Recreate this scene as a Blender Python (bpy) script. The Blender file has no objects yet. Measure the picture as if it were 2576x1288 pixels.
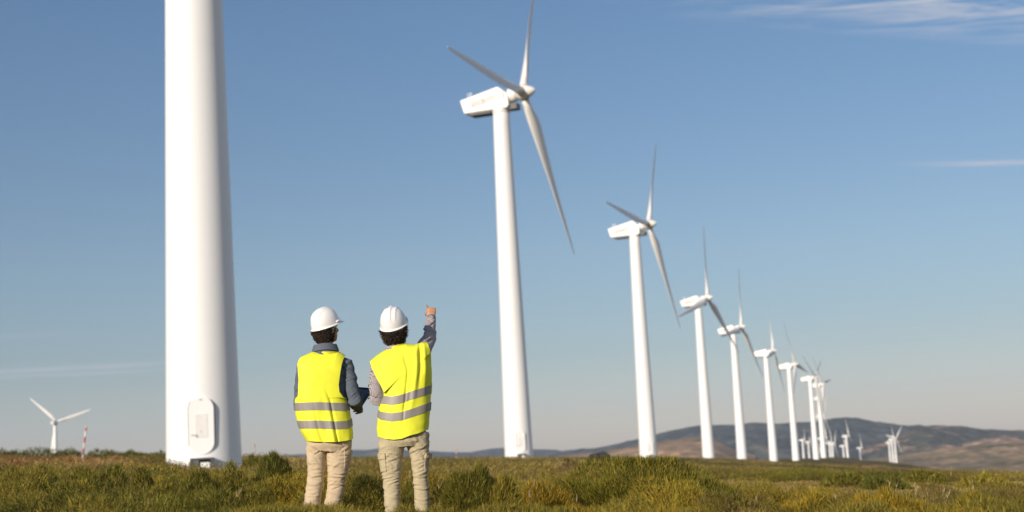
import bpy, bmesh, math, random
import numpy as np
from mathutils import Vector, Matrix, noise

random.seed(7)
RNG = np.random.default_rng(7)
S = bpy.context.scene
COL = S.collection
rad = math.radians

# ---------------------------------------------------------------- camera
CAM = Vector((0.0, 0.0, 0.70))
FOC, PITCH, ROLL = 3578.0, rad(7.8), rad(3.0)          # focal length in photo pixels (photo taken as 2576 x 1288)
cf = Vector((0, math.cos(PITCH), math.sin(PITCH)))
_r0, _u0 = Vector((1, 0, 0)), Vector((0, -math.sin(PITCH), math.cos(PITCH)))
cr = _r0 * math.cos(ROLL) - _u0 * math.sin(ROLL)
cu = _u0 * math.cos(ROLL) + _r0 * math.sin(ROLL)
cam_d = bpy.data.cameras.new('camera')
cam_o = bpy.data.objects.new('camera', cam_d)
COL.objects.link(cam_o)
M = Matrix.Identity(4)
for i in range(3):
    M[i][0], M[i][1], M[i][2], M[i][3] = cr[i], cu[i], -cf[i], CAM[i]
cam_o.matrix_world = M
cam_d.sensor_width = 36.0
cam_d.lens = 36.0 * FOC / 2576.0
cam_d.clip_start, cam_d.clip_end = 0.1, 40000.0
cam_d.dof.use_dof = True
cam_d.dof.focus_distance = 11.6
cam_d.dof.aperture_fstop = 2.0
S.camera = cam_o

def pt(px, py, Y):
    d = cf * FOC + cr * (px - 1288) + cu * (644 - py)
    return CAM + d * (Y / d.y)

# ---------------------------------------------------------------- sky, sun, exposure
SUN_EL = 18.0
SUN_H = Vector((-0.56, -0.829, 0)).normalized()         # horizontal direction towards the sun
sun_dir = Vector((SUN_H.x * math.cos(rad(SUN_EL)), SUN_H.y * math.cos(rad(SUN_EL)), math.sin(rad(SUN_EL))))
W = bpy.data.worlds.new('World')
S.world = W
W.use_nodes = True
nt = W.node_tree
nt.nodes.clear()
N = nt.nodes.new
L = nt.links.new
out = N('ShaderNodeOutputWorld')
bg = N('ShaderNodeBackground')
sky = N('ShaderNodeTexSky')
sky.sky_type = 'NISHITA'
sky.sun_disc = False
sky.sun_elevation = rad(SUN_EL)
sky.sun_rotation = math.atan2(sun_dir.x, sun_dir.y)
sky.altitude = 1200
sky.air_density = 1.0
sky.dust_density = 1.0
sky.ozone_density = 1.0
bg.inputs[1].default_value = 0.1

def vmath(op, a=None, b=None):
    n = N('ShaderNodeMath'); n.operation = op
    for i, v in enumerate((a, b)):
        if v is None: continue
        if isinstance(v, (int, float)): n.inputs[i].default_value = v
        else: L(v, n.inputs[i])
    return n.outputs[0]

def ramp_node(NN, LL, fac, stops, interp='LINEAR'):
    n = NN('ShaderNodeValToRGB')
    n.color_ramp.interpolation = interp
    e = n.color_ramp.elements
    while len(e) < len(stops): e.new(0.5)
    for i, (p, c) in enumerate(stops):
        e[i].position = p
        e[i].color = (c, c, c, 1) if isinstance(c, (int, float)) else (*c, 1)
    LL(fac, n.inputs[0])
    return n.outputs[0]

tc = N('ShaderNodeTexCoord')
sep = N('ShaderNodeSeparateXYZ')
L(tc.outputs['Generated'], sep.inputs[0])
# low air: paler and warmer towards the horizon
tint = ramp_node(N, L, sep.outputs[2], [(0.0, (0.76, 0.70, 0.78)), (0.025, (0.70, 0.66, 0.72)), (0.066, (0.60, 0.63, 0.69)), (0.137, (0.68, 0.735, 0.79)), (0.30, (0.68, 0.82, 0.94)), (1.0, (0.68, 0.82, 0.94))])
SKY_TINT = tint.node.color_ramp
mulc = N('ShaderNodeMix'); mulc.data_type = 'RGBA'; mulc.blend_type = 'MULTIPLY'; mulc.inputs[0].default_value = 1
L(sky.outputs[0], mulc.inputs[6]); L(tint, mulc.inputs[7])
# thin cirrus, laid out on a plane high above the heath
zc = vmath('MAXIMUM', sep.outputs[2], 0.02)
cx = vmath('DIVIDE', sep.outputs[0], zc)
cy = vmath('DIVIDE', sep.outputs[1], zc)
comb = N('ShaderNodeCombineXYZ'); L(cx, comb.inputs[0]); L(cy, comb.inputs[1])
mp_ = N('ShaderNodeMapping'); mp_.inputs['Scale'].default_value = (1.0, 3.6, 1); mp_.inputs['Rotation'].default_value = (0, 0, rad(-14))
L(comb.outputs[0], mp_.inputs[0])
nz = N('ShaderNodeTexNoise'); nz.inputs['Scale'].default_value = 2.2; nz.inputs['Detail'].default_value = 7; nz.inputs['Roughness'].default_value = 0.66
nz.inputs['Distortion'].default_value = 0.5
L(mp_.outputs[0], nz.inputs[0])
c1 = ramp_node(N, L, nz.outputs[0], [(0.42, 0.0), (0.66, 1.0)])
# a bank of cirrus: azimuth and height window
az = vmath('DIVIDE', sep.outputs[0], vmath('MAXIMUM', sep.outputs[1], 0.05))
bankx = ramp_node(N, L, az, [(0.03, 0.0), (0.20, 1.0)])
lowedge = vmath('SUBTRACT', vmath('ADD', sep.outputs[2], vmath('MULTIPLY', vmath('SUBTRACT', az, 0.114), 0.18)), 0.290)
bankz = ramp_node(N, L, vmath('MULTIPLY', lowedge, 10.0), [(0.0, 0.0), (0.30, 1.0)])
bank = vmath('MULTIPLY', vmath('MULTIPLY', c1, bankx), bankz)
# thin streaks of cirrus near the horizon
mp2 = N('ShaderNodeMapping'); mp2.inputs['Scale'].default_value = (7, 7, 90)
L(tc.outputs['Generated'], mp2.inputs[0])
nz2 = N('ShaderNodeTexNoise'); nz2.inputs['Scale'].default_value = 1.0; nz2.inputs['Detail'].default_value = 5; nz2.inputs['Roughness'].default_value = 0.6
L(mp2.outputs[0], nz2.inputs[0])
wob = vmath('MULTIPLY', vmath('SUBTRACT', nz2.outputs[0], 0.5), 0.004)
mod = ramp_node(N, L, nz2.outputs[0], [(0.30, 0.35), (0.65, 1.0)])
def streak(z0, slope, az0, sig, a0, a1, a2, a3, amt):
    zz = vmath('ADD', vmath('MULTIPLY', vmath('SUBTRACT', az, az0), slope), z0)
    d = vmath('DIVIDE', vmath('ADD', vmath('SUBTRACT', sep.outputs[2], zz), wob), sig)
    gs = vmath('POWER', 2.718, vmath('MULTIPLY', vmath('MULTIPLY', d, d), -1.0))
    w = ramp_node(N, L, vmath('ADD', az, 0.5), [(a0 + .5, 0.0), (a1 + .5, 1.0), (a2 + .5, 1.0), (a3 + .5, 0.0)])
    return vmath('MULTIPLY', vmath('MULTIPLY', vmath('MULTIPLY', gs, w), mod), amt)
st = streak(.0693, .0195, -.364, .0016, -.45, -.36, -.27, -.20, .62)
for a_ in ((.0654, .0145, -.364, .0012, -.45, -.36, -.29, -.21, .52), (.1770, -.078, .296, .0016, .27, .34, .42, .48, .85), (.0655, 0, .17, .0035, .12, .20, .36, .42, .38),
           (.047, 0, .17, .0025, .10, .22, .36, .42, .16), (.0930, .01, -.3, .002, -.44, -.36, -.33, -.26, .18), (.060, .004, -.1, .0016, -.22, -.16, -.10, -.06, .14)):
    st = vmath('ADD', st, streak(*a_))
cloud = vmath('MINIMUM', vmath('ADD', vmath('MULTIPLY', bank, 1.3), st), 1.0)
mixc = N('ShaderNodeMix'); mixc.data_type = 'RGBA'
L(cloud, mixc.inputs[0]); L(mulc.outputs[2], mixc.inputs[6])
mixc.inputs[7].default_value = (5.0, 5.3, 6.1, 1)
L(mixc.outputs[2], bg.inputs[0])
L(bg.outputs[0], out.inputs[0])

sl = bpy.data.lights.new('sun', 'SUN')
sl.energy = 5.0
sl.angle = rad(0.5)
sl.color = (1.0, 0.885, 0.745)
so = bpy.data.objects.new('sun', sl)
COL.objects.link(so)
so.rotation_euler = sun_dir.to_track_quat('Z', 'Y').to_euler()
so.location = (-40, -40, 60)

S.view_settings.view_transform = 'Standard'
S.view_settings.look = 'None'
S.view_settings.exposure = 0.08
S.view_settings.gamma = 1.0
S.view_settings.use_curve_mapping = False
S.render.engine = 'CYCLES'
S.cycles.use_denoising = True
S.cycles.max_bounces = 8
S.cycles.volume_bounces = 1

# ---------------------------------------------------------------- helpers
def tag(o, label=None, cat=None, group=None, kind=None):
    if label: o['label'] = label
    if cat: o['category'] = cat
    if group: o['group'] = group
    if kind: o['kind'] = kind
    return o

def link(name, me, parent=None, mat=None, mtx=None, smooth=True):
    o = bpy.data.objects.new(name, me)
    COL.objects.link(o)
    if mat is not None and len(me.materials) == 0: me.materials.append(mat)
    if parent is not None: o.parent = parent
    if mtx is not None: o.matrix_local = mtx
    return o

def mesh(name, V, Fc, smooth=True):
    me = bpy.data.meshes.new(name)
    me.from_pydata([tuple(v) for v in V], [], [tuple(f) for f in Fc])
    me.update()
    if smooth: me.polygons.foreach_set('use_smooth', [True] * len(me.polygons))
    return me

def bm_mesh(name, bm, smooth=False):
    me = bpy.data.meshes.new(name)
    bmesh.ops.recalc_face_normals(bm, faces=bm.faces)
    bm.to_mesh(me); bm.free()
    if smooth: me.polygons.foreach_set('use_smooth', [True] * len(me.polygons))
    return me

def empty(name, loc=(0, 0, 0), rz=0.0):
    o = bpy.data.objects.new(name, None)
    o.empty_display_size = 0.3
    COL.objects.link(o)
    o.location = loc
    o.rotation_euler = (0, 0, rz)
    return o

class Geo:
    """collects closed shells as vertices and faces"""
    def __init__(s): s.V = []; s.F = []
    def add(s, V, Fc):
        b = len(s.V); s.V += [Vector(v) for v in V]; s.F += [tuple(i + b for i in f) for f in Fc]
    def tube(s, pts, n=20, ref=Vector((0, 1, 0)), power=1.0):
        """pts: (position, rx, ry); rings across the path, closed ends; ry lies along ref"""
        P = [Vector(p[0]) for p in pts]
        V = []; Fc = []
        for i, p in enumerate(pts):
            t = (P[min(i + 1, len(P) - 1)] - P[max(i - 1, 0)]).normalized()
            a = t.cross(ref)
            if a.length < 1e-4: a = t.cross(Vector((1, 0, 0.01)))
            a.normalize(); b = a.cross(t).normalized()
            for k in range(n):
                th = 2 * math.pi * k / n
                c, q = math.cos(th), math.sin(th)
                c = math.copysign(abs(c) ** power, c); q = math.copysign(abs(q) ** power, q)
                V.append(P[i] + a * (c * p[1]) + b * (q * p[2]))
        m = len(pts)
        for i in range(m - 1):
            for k in range(n):
                k2 = (k + 1) % n
                Fc.append((i * n + k, i * n + k2, (i + 1) * n + k2, (i + 1) * n + k))
        Fc.append(tuple(range(n - 1, -1, -1)))
        Fc.append(tuple((m - 1) * n + k for k in range(n)))
        s.add(V, Fc)
    def limb(s, pts, n=16, ref=Vector((0, 1, 0)), caps=True):
        """tube of round section with rounded ends; pts: (position, r)"""
        P = [(Vector(p), r) for p, r in pts]
        a = (P[0][0] - P[1][0]).normalized(); z = (P[-1][0] - P[-2][0]).normalized()
        seq = []
        for q in (0.95, 0.75, 0.4): seq.append((P[0][0] + a * P[0][1] * q * 0.9, P[0][1] * math.sqrt(max(0.02, 1 - q * q))))
        seq += P
        for q in (0.4, 0.75, 0.95): seq.append((P[-1][0] + z * P[-1][1] * q * 0.9, P[-1][1] * math.sqrt(max(0.02, 1 - q * q))))
        s.tube([(p, r, r) for p, r in seq], n, ref)
    def ball(s, c, r, n=20, m=12, mtx=None):
        V = []; Fc = []
        rx, ry, rz = (r, r, r) if isinstance(r, (int, float)) else r
        for i in range(m + 1):
            ph = -math.pi / 2 + math.pi * i / m
            if i in (0, m): ph *= 0.985
            for k in range(n):
                th = 2 * math.pi * k / n
                v = Vector((rx * math.cos(ph) * math.cos(th), ry * math.cos(ph) * math.sin(th), rz * math.sin(ph)))
                V.append(Vector(c) + (mtx @ v if mtx else v))
        for i in range(m):
            for k in range(n):
                k2 = (k + 1) % n
                Fc.append((i * n + k, i * n + k2, (i + 1) * n + k2, (i + 1) * n + k))
        Fc.append(tuple(range(n - 1, -1, -1))); Fc.append(tuple(m * n + k for k in range(n)))
        s.add(V, Fc)
    def box(s, c, h, mtx=None):
        V = []
        for x in (-1, 1):
            for y in (-1, 1):
                for z in (-1, 1):
                    v = Vector((x * h[0], y * h[1], z * h[2]))
                    V.append(Vector(c) + (mtx @ v if mtx else v))
        s.add(V, [(0, 1, 3, 2), (4, 6, 7, 5), (0, 4, 5, 1), (2, 3, 7, 6), (0, 2, 6, 4), (1, 5, 7, 3)])
    def me(s, name, smooth=True): return mesh(name, s.V, s.F, smooth)

def remesh(geo, name, voxel, smooth=4, disp=None, folds=None):
    """fuses the shells of a Geo into one continuous skin"""
    src = geo.me(name + '_raw')
    o = bpy.data.objects.new(name + '_raw', src)
    COL.objects.link(o)
    m = o.modifiers.new('r', 'REMESH'); m.mode = 'VOXEL'; m.voxel_size = voxel
    if smooth:
        m = o.modifiers.new('s', 'SMOOTH'); m.factor = 0.5; m.iterations = smooth
    dg = bpy.context.evaluated_depsgraph_get()
    me = bpy.data.meshes.new_from_object(o.evaluated_get(dg))
    me.name = name
    bpy.data.objects.remove(o); bpy.data.meshes.remove(src)
    me.polygons.foreach_set('use_smooth', [True] * len(me.polygons))
    if disp:
        n = len(me.vertices)
        co = np.empty(n * 3); me.vertices.foreach_get('co', co); co = co.reshape(-1, 3)
        no = np.array([v.normal[:] for v in me.vertices])
        d = np.array([disp(Vector(c), Vector(q)) for c, q in zip(co, no)])
        for fx, fz, ang, ln, w, dep, sd in folds or ():
            dx = co[:, 0] - fx; dz = co[:, 2] - fz
            ca, sa = math.cos(ang), math.sin(ang)
            along = dx * ca + dz * sa; across = -dx * sa + dz * ca + 1.2 * along * along * sd
            q = np.exp(-(along / ln) ** 2) * (no[:, 1] < .35)
            d += dep * q * (-np.exp(-(across / w) ** 2) + .75 * np.exp(-((across - 1.7 * w) / (1.1 * w)) ** 2))
        co = co + no * d[:, None]
        me.vertices.foreach_set('co', co.ravel()); me.update()
    return me

def crisp(me, ang=35):
    me.set_sharp_from_angle(angle=rad(ang)); return me

def thicken(bm, th):
    """gives a sheet a back face and rims"""
    bm.normal_update()
    bm.verts.index_update()
    vs = list(bm.verts); fs = list(bm.faces); rim = [(e.verts[0], e.verts[1], e.link_faces[0]) for e in bm.edges if len(e.link_faces) == 1]
    nv = [bm.verts.new(v.co - v.normal * th) for v in vs]
    ix = {v: n for v, n in zip(vs, nv)}
    for f in fs: bm.faces.new([ix[v] for v in reversed(f.verts)])
    for a, b, f in rim:
        l = list(f.verts); i = l.index(a)
        if l[(i + 1) % len(l)] is b: a, b = b, a
        try: bm.faces.new((a, b, ix[b], ix[a]))
        except ValueError: pass

def solid_sheet(V, Fc, th, name):
    """a sheet of cloth with a real thickness"""
    me = mesh(name + '_raw', V, Fc)
    bm = bmesh.new(); bm.from_mesh(me)
    bmesh.ops.remove_doubles(bm, verts=bm.verts, dist=1e-5)
    bmesh.ops.recalc_face_normals(bm, faces=bm.faces)
    thicken(bm, th)
    bpy.data.meshes.remove(me)
    return crisp(bm_mesh(name, bm, True))

# ---------------------------------------------------------------- materials
def new_mat(name):
    m = bpy.data.materials.new(name); m.use_nodes = True
    n = m.node_tree; b = n.nodes['Principled BSDF']
    return m, n, b

def mat(name, col, rough=0.5, var=0.08, scale=8.0, bump=0.0, bscale=60.0, spec=0.5, stretch=(1, 1, 1), sheen=0.0):
    m, n, b = new_mat(name)
    t = n.nodes.new('ShaderNodeTexCoord'); mp = n.nodes.new('ShaderNodeMapping')
    mp.inputs['Scale'].default_value = stretch
    n.links.new(t.outputs['Object'], mp.inputs[0])
    z = n.nodes.new('ShaderNodeTexNoise'); z.inputs['Scale'].default_value = scale; z.inputs['Detail'].default_value = 5
    n.links.new(mp.outputs[0], z.inputs[0])
    lo = tuple(c * (1 - var) for c in col); hi = tuple(min(1, c * (1 + var)) for c in col)
    r = ramp_node(n.nodes.new, n.links.new, z.outputs[0], [(0.3, lo), (0.7, hi)])
    n.links.new(r, b.inputs['Base Color'])
    b.inputs['Roughness'].default_value = rough
    b.inputs['Specular IOR Level'].default_value = spec
    if sheen: b.inputs['Sheen Weight'].default_value = sheen
    if bump:
        z2 = n.nodes.new('ShaderNodeTexNoise'); z2.inputs['Scale'].default_value = bscale; z2.inputs['Detail'].default_value = 4
        n.links.new(mp.outputs[0], z2.inputs[0])
        bp = n.nodes.new('ShaderNodeBump'); bp.inputs['Strength'].default_value = bump; bp.inputs['Distance'].default_value = 0.01
        n.links.new(z2.outputs[0], bp.inputs['Height']); n.links.new(bp.outputs[0], b.inputs['Normal'])
    return m

M_WHITE = mat('turbine_white', (0.80, 0.795, 0.79), 0.38, 0.035, 0.35, stretch=(1, 1, 0.12))
M_BLADE = mat('blade_white', (0.76, 0.74, 0.71), 0.42, 0.03, 0.5)
M_DARKGREY = mat('dark_grey_metal', (0.10, 0.10, 0.105), 0.6, 0.15, 4)
M_GREY = mat('grey_paint', (0.33, 0.33, 0.32), 0.5, 0.06, 6)
M_LETTER = mat('faded_lettering', (0.32, 0.315, 0.30), 0.5, 0.03, 6)
M_LOUVRE = mat('vent_white', (0.78, 0.77, 0.755), 0.5, 0.03, 6)
M_TEAL = mat('teal_paint', (0.06, 0.20, 0.22), 0.5, 0.05, 6)
M_VEST = mat('hi_vis_yellow', (0.80, 0.80, 0.045), 0.62, 0.05, 9, 0.12, 260, 0.25)
M_TAPE = mat('reflective_grey', (0.27, 0.245, 0.225), 0.5, 0.10, 14, 0.1, 90, 0.4, (1, 1, 0.25))
M_PIPE = mat('vest_binding', (0.62, 0.72, 0.03), 0.6, 0.05, 9)
M_HAT = mat('hard_hat_white', (0.80, 0.785, 0.77), 0.22, 0.02, 12)
M_HATIN = mat('harness_grey', (0.55, 0.55, 0.53), 0.5, 0.06, 20)
M_HAIR = mat('brown_hair', (0.030, 0.016, 0.010), 0.5, 0.5, 60, 0, 60, 0.4)
def add_creases(m, scale, stretch, dist, strength=0.7):
    """sharp little creases of worn cloth, as relief"""
    n = m.node_tree; b = n.nodes['Principled BSDF']
    t = n.nodes.new('ShaderNodeTexCoord'); mp = n.nodes.new('ShaderNodeMapping'); mp.inputs['Scale'].default_value = stretch; mp.inputs['Rotation'].default_value = (0, 0.35, 0)
    n.links.new(t.outputs['Object'], mp.inputs[0])
    z = n.nodes.new('ShaderNodeTexNoise'); z.noise_type = 'RIDGED_MULTIFRACTAL'; z.inputs['Scale'].default_value = scale; z.inputs['Detail'].default_value = 2.5; z.inputs['Distortion'].default_value = 0.6
    n.links.new(mp.outputs[0], z.inputs[0])
    bp = n.nodes.new('ShaderNodeBump'); bp.inputs['Strength'].default_value = strength; bp.inputs['Distance'].default_value = dist
    n.links.new(z.outputs[0], bp.inputs['Height'])
    if b.inputs['Normal'].is_linked: n.links.new(b.inputs['Normal'].links[0].from_socket, bp.inputs['Normal'])
    n.links.new(bp.outputs[0], b.inputs['Normal'])
    return m
M_SHIRT = mat('slate_blue_shirt', (0.105, 0.125, 0.155), 0.85, 0.10, 14, 0.25, 340, 0.2)
M_TROU1 = mat('pinkish_beige_cotton', (0.53, 0.415, 0.275), 0.85, 0.05, 10, 0.25, 300, 0.2)
M_TROU2 = mat('khaki_cotton', (0.45, 0.38, 0.245), 0.85, 0.05, 10, 0.25, 300, 0.2)
add_creases(M_TROU1, 11.0, (1, 1, 2.0), 0.02); add_creases(M_TROU2, 11.0, (1, 1, 1.9), 0.02); add_creases(M_SHIRT, 10, (1, 1, 1.6), 0.02)
add_creases(M_VEST, 4, (1.6, 1.6, 1), 0.012, .5)
M_SOLE = mat('brown_boot_leather', (0.07, 0.045, 0.03), 0.6, 0.2, 20)
M_BLACK = mat('black_plastic', (0.012, 0.012, 0.014), 0.4, 0.1, 10)
M_SCREEN = mat('glass_screen', (0.075, 0.10, 0.135), 0.25, 0.1, 5)  # lightened slate blue: the sky's reflection is put into the base colour
M_BUTTON = mat('dark_button', (0.05, 0.035, 0.025), 0.5, 0.1, 10)
M_ROCK = mat('dark_rock', (0.03, 0.03, 0.03), 0.9, 0.5, 1.6, 0.9, 3)
M_HUTW = mat('whitewash', (0.62, 0.60, 0.56), 0.8, 0.06, 1)

def mat_skin():
    m, n, b = new_mat('skin')
    t = n.nodes.new('ShaderNodeTexCoord')
    z = n.nodes.new('ShaderNodeTexNoise'); z.inputs['Scale'].default_value = 45; z.inputs['Detail'].default_value = 4
    n.links.new(t.outputs['Object'], z.inputs[0])
    r = ramp_node(n.nodes.new, n.links.new, z.outputs[0], [(0.3, (0.40, 0.185, 0.095)), (0.7, (0.52, 0.265, 0.15))])
    n.links.new(r, b.inputs['Base Color'])
    b.inputs['Roughness'].default_value = 0.5
    b.inputs['Subsurface Weight'].default_value = 0.08
    b.inputs['Subsurface Radius'].default_value = (0.01, 0.004, 0.002)
    return m
M_SKIN = mat_skin()
M_EYE = mat('eye_white', (0.7, 0.68, 0.65), 0.25, 0.02, 10)
M_LIP = mat('lip', (0.36, 0.13, 0.10), 0.45, 0.1, 30)

def mat_check():
    m, n, b = new_mat('checked_shirt')
    t = n.nodes.new('ShaderNodeTexCoord')
    sp = n.nodes.new('ShaderNodeSeparateXYZ'); n.links.new(t.outputs['UV'], sp.inputs[0])
    res = None
    for ax in (0, 1):
        fr = n.nodes.new('ShaderNodeMath'); fr.operation = 'MULTIPLY'; fr.inputs[1].default_value = 1 / 0.0095
        n.links.new(sp.outputs[ax], fr.inputs[0])
        f2 = n.nodes.new('ShaderNodeMath'); f2.operation = 'FRACT'; n.links.new(fr.outputs[0], f2.inputs[0])
        g = n.nodes.new('ShaderNodeMath'); g.operation = 'GREATER_THAN'; g.inputs[1].default_value = 0.80
        n.links.new(f2.outputs[0], g.inputs[0])
        if res is None: res = g.outputs[0]
        else:
            mx = n.nodes.new('ShaderNodeMath'); mx.operation = 'MAXIMUM'
            n.links.new(res, mx.inputs[0]); n.links.new(g.outputs[0], mx.inputs[1]); res = mx.outputs[0]
    r = ramp_node(n.nodes.new, n.links.new, res, [(0.0, (0.47, 0.415, 0.40)), (1.0, (0.05, 0.045, 0.09))])
    n.links.new(r, b.inputs['Base Color'])
    b.inputs['Roughness'].default_value = 0.85
    b.inputs['Specular IOR Level'].default_value = 0.2
    return m
M_CHECK = mat_check()

def mat_stripes(period, base):
    m, n, b = new_mat('red_white_bands')
    t = n.nodes.new('ShaderNodeTexCoord')
    sp = n.nodes.new('ShaderNodeSeparateXYZ'); n.links.new(t.outputs['Object'], sp.inputs[0])
    a = n.nodes.new('ShaderNodeMath'); a.operation = 'MULTIPLY_ADD'; a.inputs[1].default_value = 1 / period; a.inputs[2].default_value = base
    n.links.new(sp.outputs[2], a.inputs[0])
    f = n.nodes.new('ShaderNodeMath'); f.operation = 'FRACT'; n.links.new(a.outputs[0], f.inputs[0])
    r = ramp_node(n.nodes.new, n.links.new, f.outputs[0], [(0.0, (0.72, 0.70, 0.66)), (0.5, (0.50, 0.045, 0.03))], 'CONSTANT')
    n.links.new(r, b.inputs['Base Color']); b.inputs['Roughness'].default_value = 0.5
    return m

def mat_leaf():
    """plants: every blade has its own colour, stored on its face"""
    m, n, b = new_mat('heath_foliage')
    a = n.nodes.new('ShaderNodeAttribute'); a.attribute_name = 'blade_colour'
    n.links.new(a.outputs['Color'], b.inputs['Base Color'])
    b.inputs['Roughness'].default_value = 0.65
    b.inputs['Specular IOR Level'].default_value = 0.25
    tr = n.nodes.new('ShaderNodeBsdfTranslucent'); n.links.new(a.outputs['Color'], tr.inputs[0])
    mx = n.nodes.new('ShaderNodeMixShader'); mx.inputs[0].default_value = 0.25
    n.links.new(b.outputs[0], mx.inputs[1]); n.links.new(tr.outputs[0], mx.inputs[2])
    n.links.new(mx.outputs[0], n.nodes['Material Output'].inputs[0])
    return m
M_LEAF = mat_leaf()

# ---------------------------------------------------------------- terrain
TSL = math.tan(ROLL)
ROW_Y = np.array([0, 67, 175, 276, 404, 484, 585, 679, 796, 900, 1200])
ROW_X = np.array([-20, -14.9, -0.9, 23.7, 52.5, 73.5, 101.7, 128.5, 161, 190, 270])
G_Y = np.array([0, 8, 12, 30, 67, 120, 178, 277, 365, 484, 585, 679, 796, 900, 1100, 1500, 2500])
G_V = np.array([.64, .635, .635, .72, .88, 1.03, 1.15, 1.40, 1.95, 3.1, 3.8, 4.2, 4.7, 7., 18., 45., 70.])

def sstep(a, b, x):
    t = np.clip((x - a) / (b - a), 0, 1); return t * t * (3 - 2 * t)

def vnoise(x, y, s, seed=0.0):
    """smooth value noise, any array"""
    x = np.asarray(x, float) / s + seed * 17.3; y = np.asarray(y, float) / s + seed * 9.1
    xi, yi = np.floor(x), np.floor(y); fx, fy = x - xi, y - yi
    def h(a, b): return np.modf(np.abs(np.sin(a * 127.1 + b * 311.7) * 43758.5453))[0]
    fx = fx * fx * (3 - 2 * fx); fy = fy * fy * (3 - 2 * fy)
    return (h(xi, yi) * (1 - fx) + h(xi + 1, yi) * fx) * (1 - fy) + (h(xi, yi + 1) * (1 - fx) + h(xi + 1, yi + 1) * fx) * fy

BUMPS = []
def terrain(x, y):
    x = np.asarray(x, float); y = np.asarray(y, float)
    d = np.maximum(y, 0) + np.maximum(-y, 0) * 0.3
    xr = np.interp(d, ROW_Y, ROW_X)
    off = x - xr
    tilt = -TSL * 220 * np.tanh(x / 220)
    g = np.interp(d, G_Y, G_V)
    drop = 0.036 * 120 * np.tanh(np.maximum(off - 4, 0) / 120) * sstep(25, 120, d) * (1 + d / 500)
    bank = 0.35 * sstep(-12.5, -22, x) * np.exp(-((d - 92) / 32) ** 2)
    bank -= sstep(130, 420, d) * sstep(30, 140, -off) * (6 + d * 0.03)
    drop = drop + sstep(450, 850, d) * sstep(30, 130, off) * 9
    z = 0.70 + tilt - g - drop + bank
    amp = sstep(9, 30, d)
    z = z + (vnoise(x, y, 3.5, 1) - .5) * 0.16 * amp + (vnoise(x, y, 9, 2) - .5) * 0.3 * amp * sstep(20, 60, d)
    z = z + (vnoise(x, y, 60, 3) - .5) * 0.8 * sstep(90, 250, d)
    for bx, by, bw, bs in BUMPS:
        z = z + bw * np.exp(-((x - bx) ** 2 + (y - by) ** 2) / (2 * bs * bs))
    return z

# ---------------------------------------------------------------- wind turbines: where they stand
H_TOWER = 43.5
# hub pixel in the photo, distance, yaw of the rotor axis, rotor phase, tower height, description
TURB = [
    (1316, 238, 174, -22, 31, 'large white turbine in the middle, its full rotor tallest above the two workers'),
    (1632, 568, 276, -25.0, 34, 'second turbine of the long row, with grey blade reaching left over its nacelle'),
    (1780, 752, 404, -32.0, 13, 'third turbine of the row, one grey blade slanting down left across its tower'),
    (1865, 825, 484, -28.0, 19, 'fourth turbine of the row, with dark blade across its nacelle and lower blade right'),
    (1945, 885, 585, -19.0, 20, 'fifth turbine of the row, slim upright blade, standing right of the dark-bladed one'),
    (2000, 918, 679, -26.0, -21, 'turbine with a dark blade stretching out to the right beyond its nose'),
    (2051, 950, 796, -27.0, -58, 'foremost turbine of the crowded cluster, at the left edge of that cluster'),
    (2070, 967, 890, -27.0, -38, 'turbine half overlapping the foremost one of the cluster, standing just to its right'),
    (2071, 1000, 1110, -5.0, 20.0, 'turbine in the cluster whose nacelle shows third from the top, tower hidden'),
    (2073, 1046, 1250, 8.0, -35.0, 'turbine of the cluster with long blades up right and down right, over the hill crest'),
    (2078, 1101, 1400, -5.0, -8.0, 'low turbine of the cluster, nacelle below the hill crest behind the front tower'),
    (2064, 1137, 2000, -5.0, -80.0, 'lowest turbine of the cluster, only its nacelle showing between two front towers'),
    (2092, 1113, 1900, -4.0, -12.0, 'short turbine on the right fringe of the cluster, tower base on the heath edge'),
    (2099, 1117, 1800, 5.0, -40.0, 'rightmost turbine of the cluster, with a blade pointing down right to the heath'),
    (2024, 1106, 2050, -5.0, -40.0, 'small far turbine left of the cluster, left one of the close pair'),
    (2038, 1111, 2250, -5.0, 70.0, 'small far turbine left of the cluster, right one of the close pair'),
    (2126, 1121, 2100, -5.0, 15.0, 'small far turbine, lower one of the pair right of the cluster'),
    (2135, 1096, 1700, -5.0, 10.0, 'small far turbine, taller one of the pair right of the cluster'),
    (2168, 1126, 2150, -5.0, 8.0, 'lone small far turbine between the pair and the trio of towers'),
    (2241, 1112, 2250, -5.0, 55.0, 'lowest turbine of the trio on the far right, leftmost tower of the three'),
    (2248, 1105, 2150, -5.0, -0.0, 'middle turbine of the trio on the far right, squeezed between two others'),
    (2254, 1102, 2050, 28.0, -42.0, 'rightmost turbine of the trio on the far right, blade raised up right'),
    (143, 1062, 885, 88.0, 47, 'lone distant turbine at far left behind the bushes, two blades in a wide V'),
]
HUB_X, HUB_Z, TILT = 3.1, 1.62, rad(5)
T1 = pt(514, 1183, 67); T1.z = 0
PLACES = []
for px, py, Y, yaw, ph, lab in TURB:
    hub = pt(px, py, Y)
    a = rad(yaw)
    PLACES.append(Vector((hub.x - HUB_X * math.cos(a), hub.y - HUB_X * math.sin(a), hub.z - HUB_Z - H_TOWER)))
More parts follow.
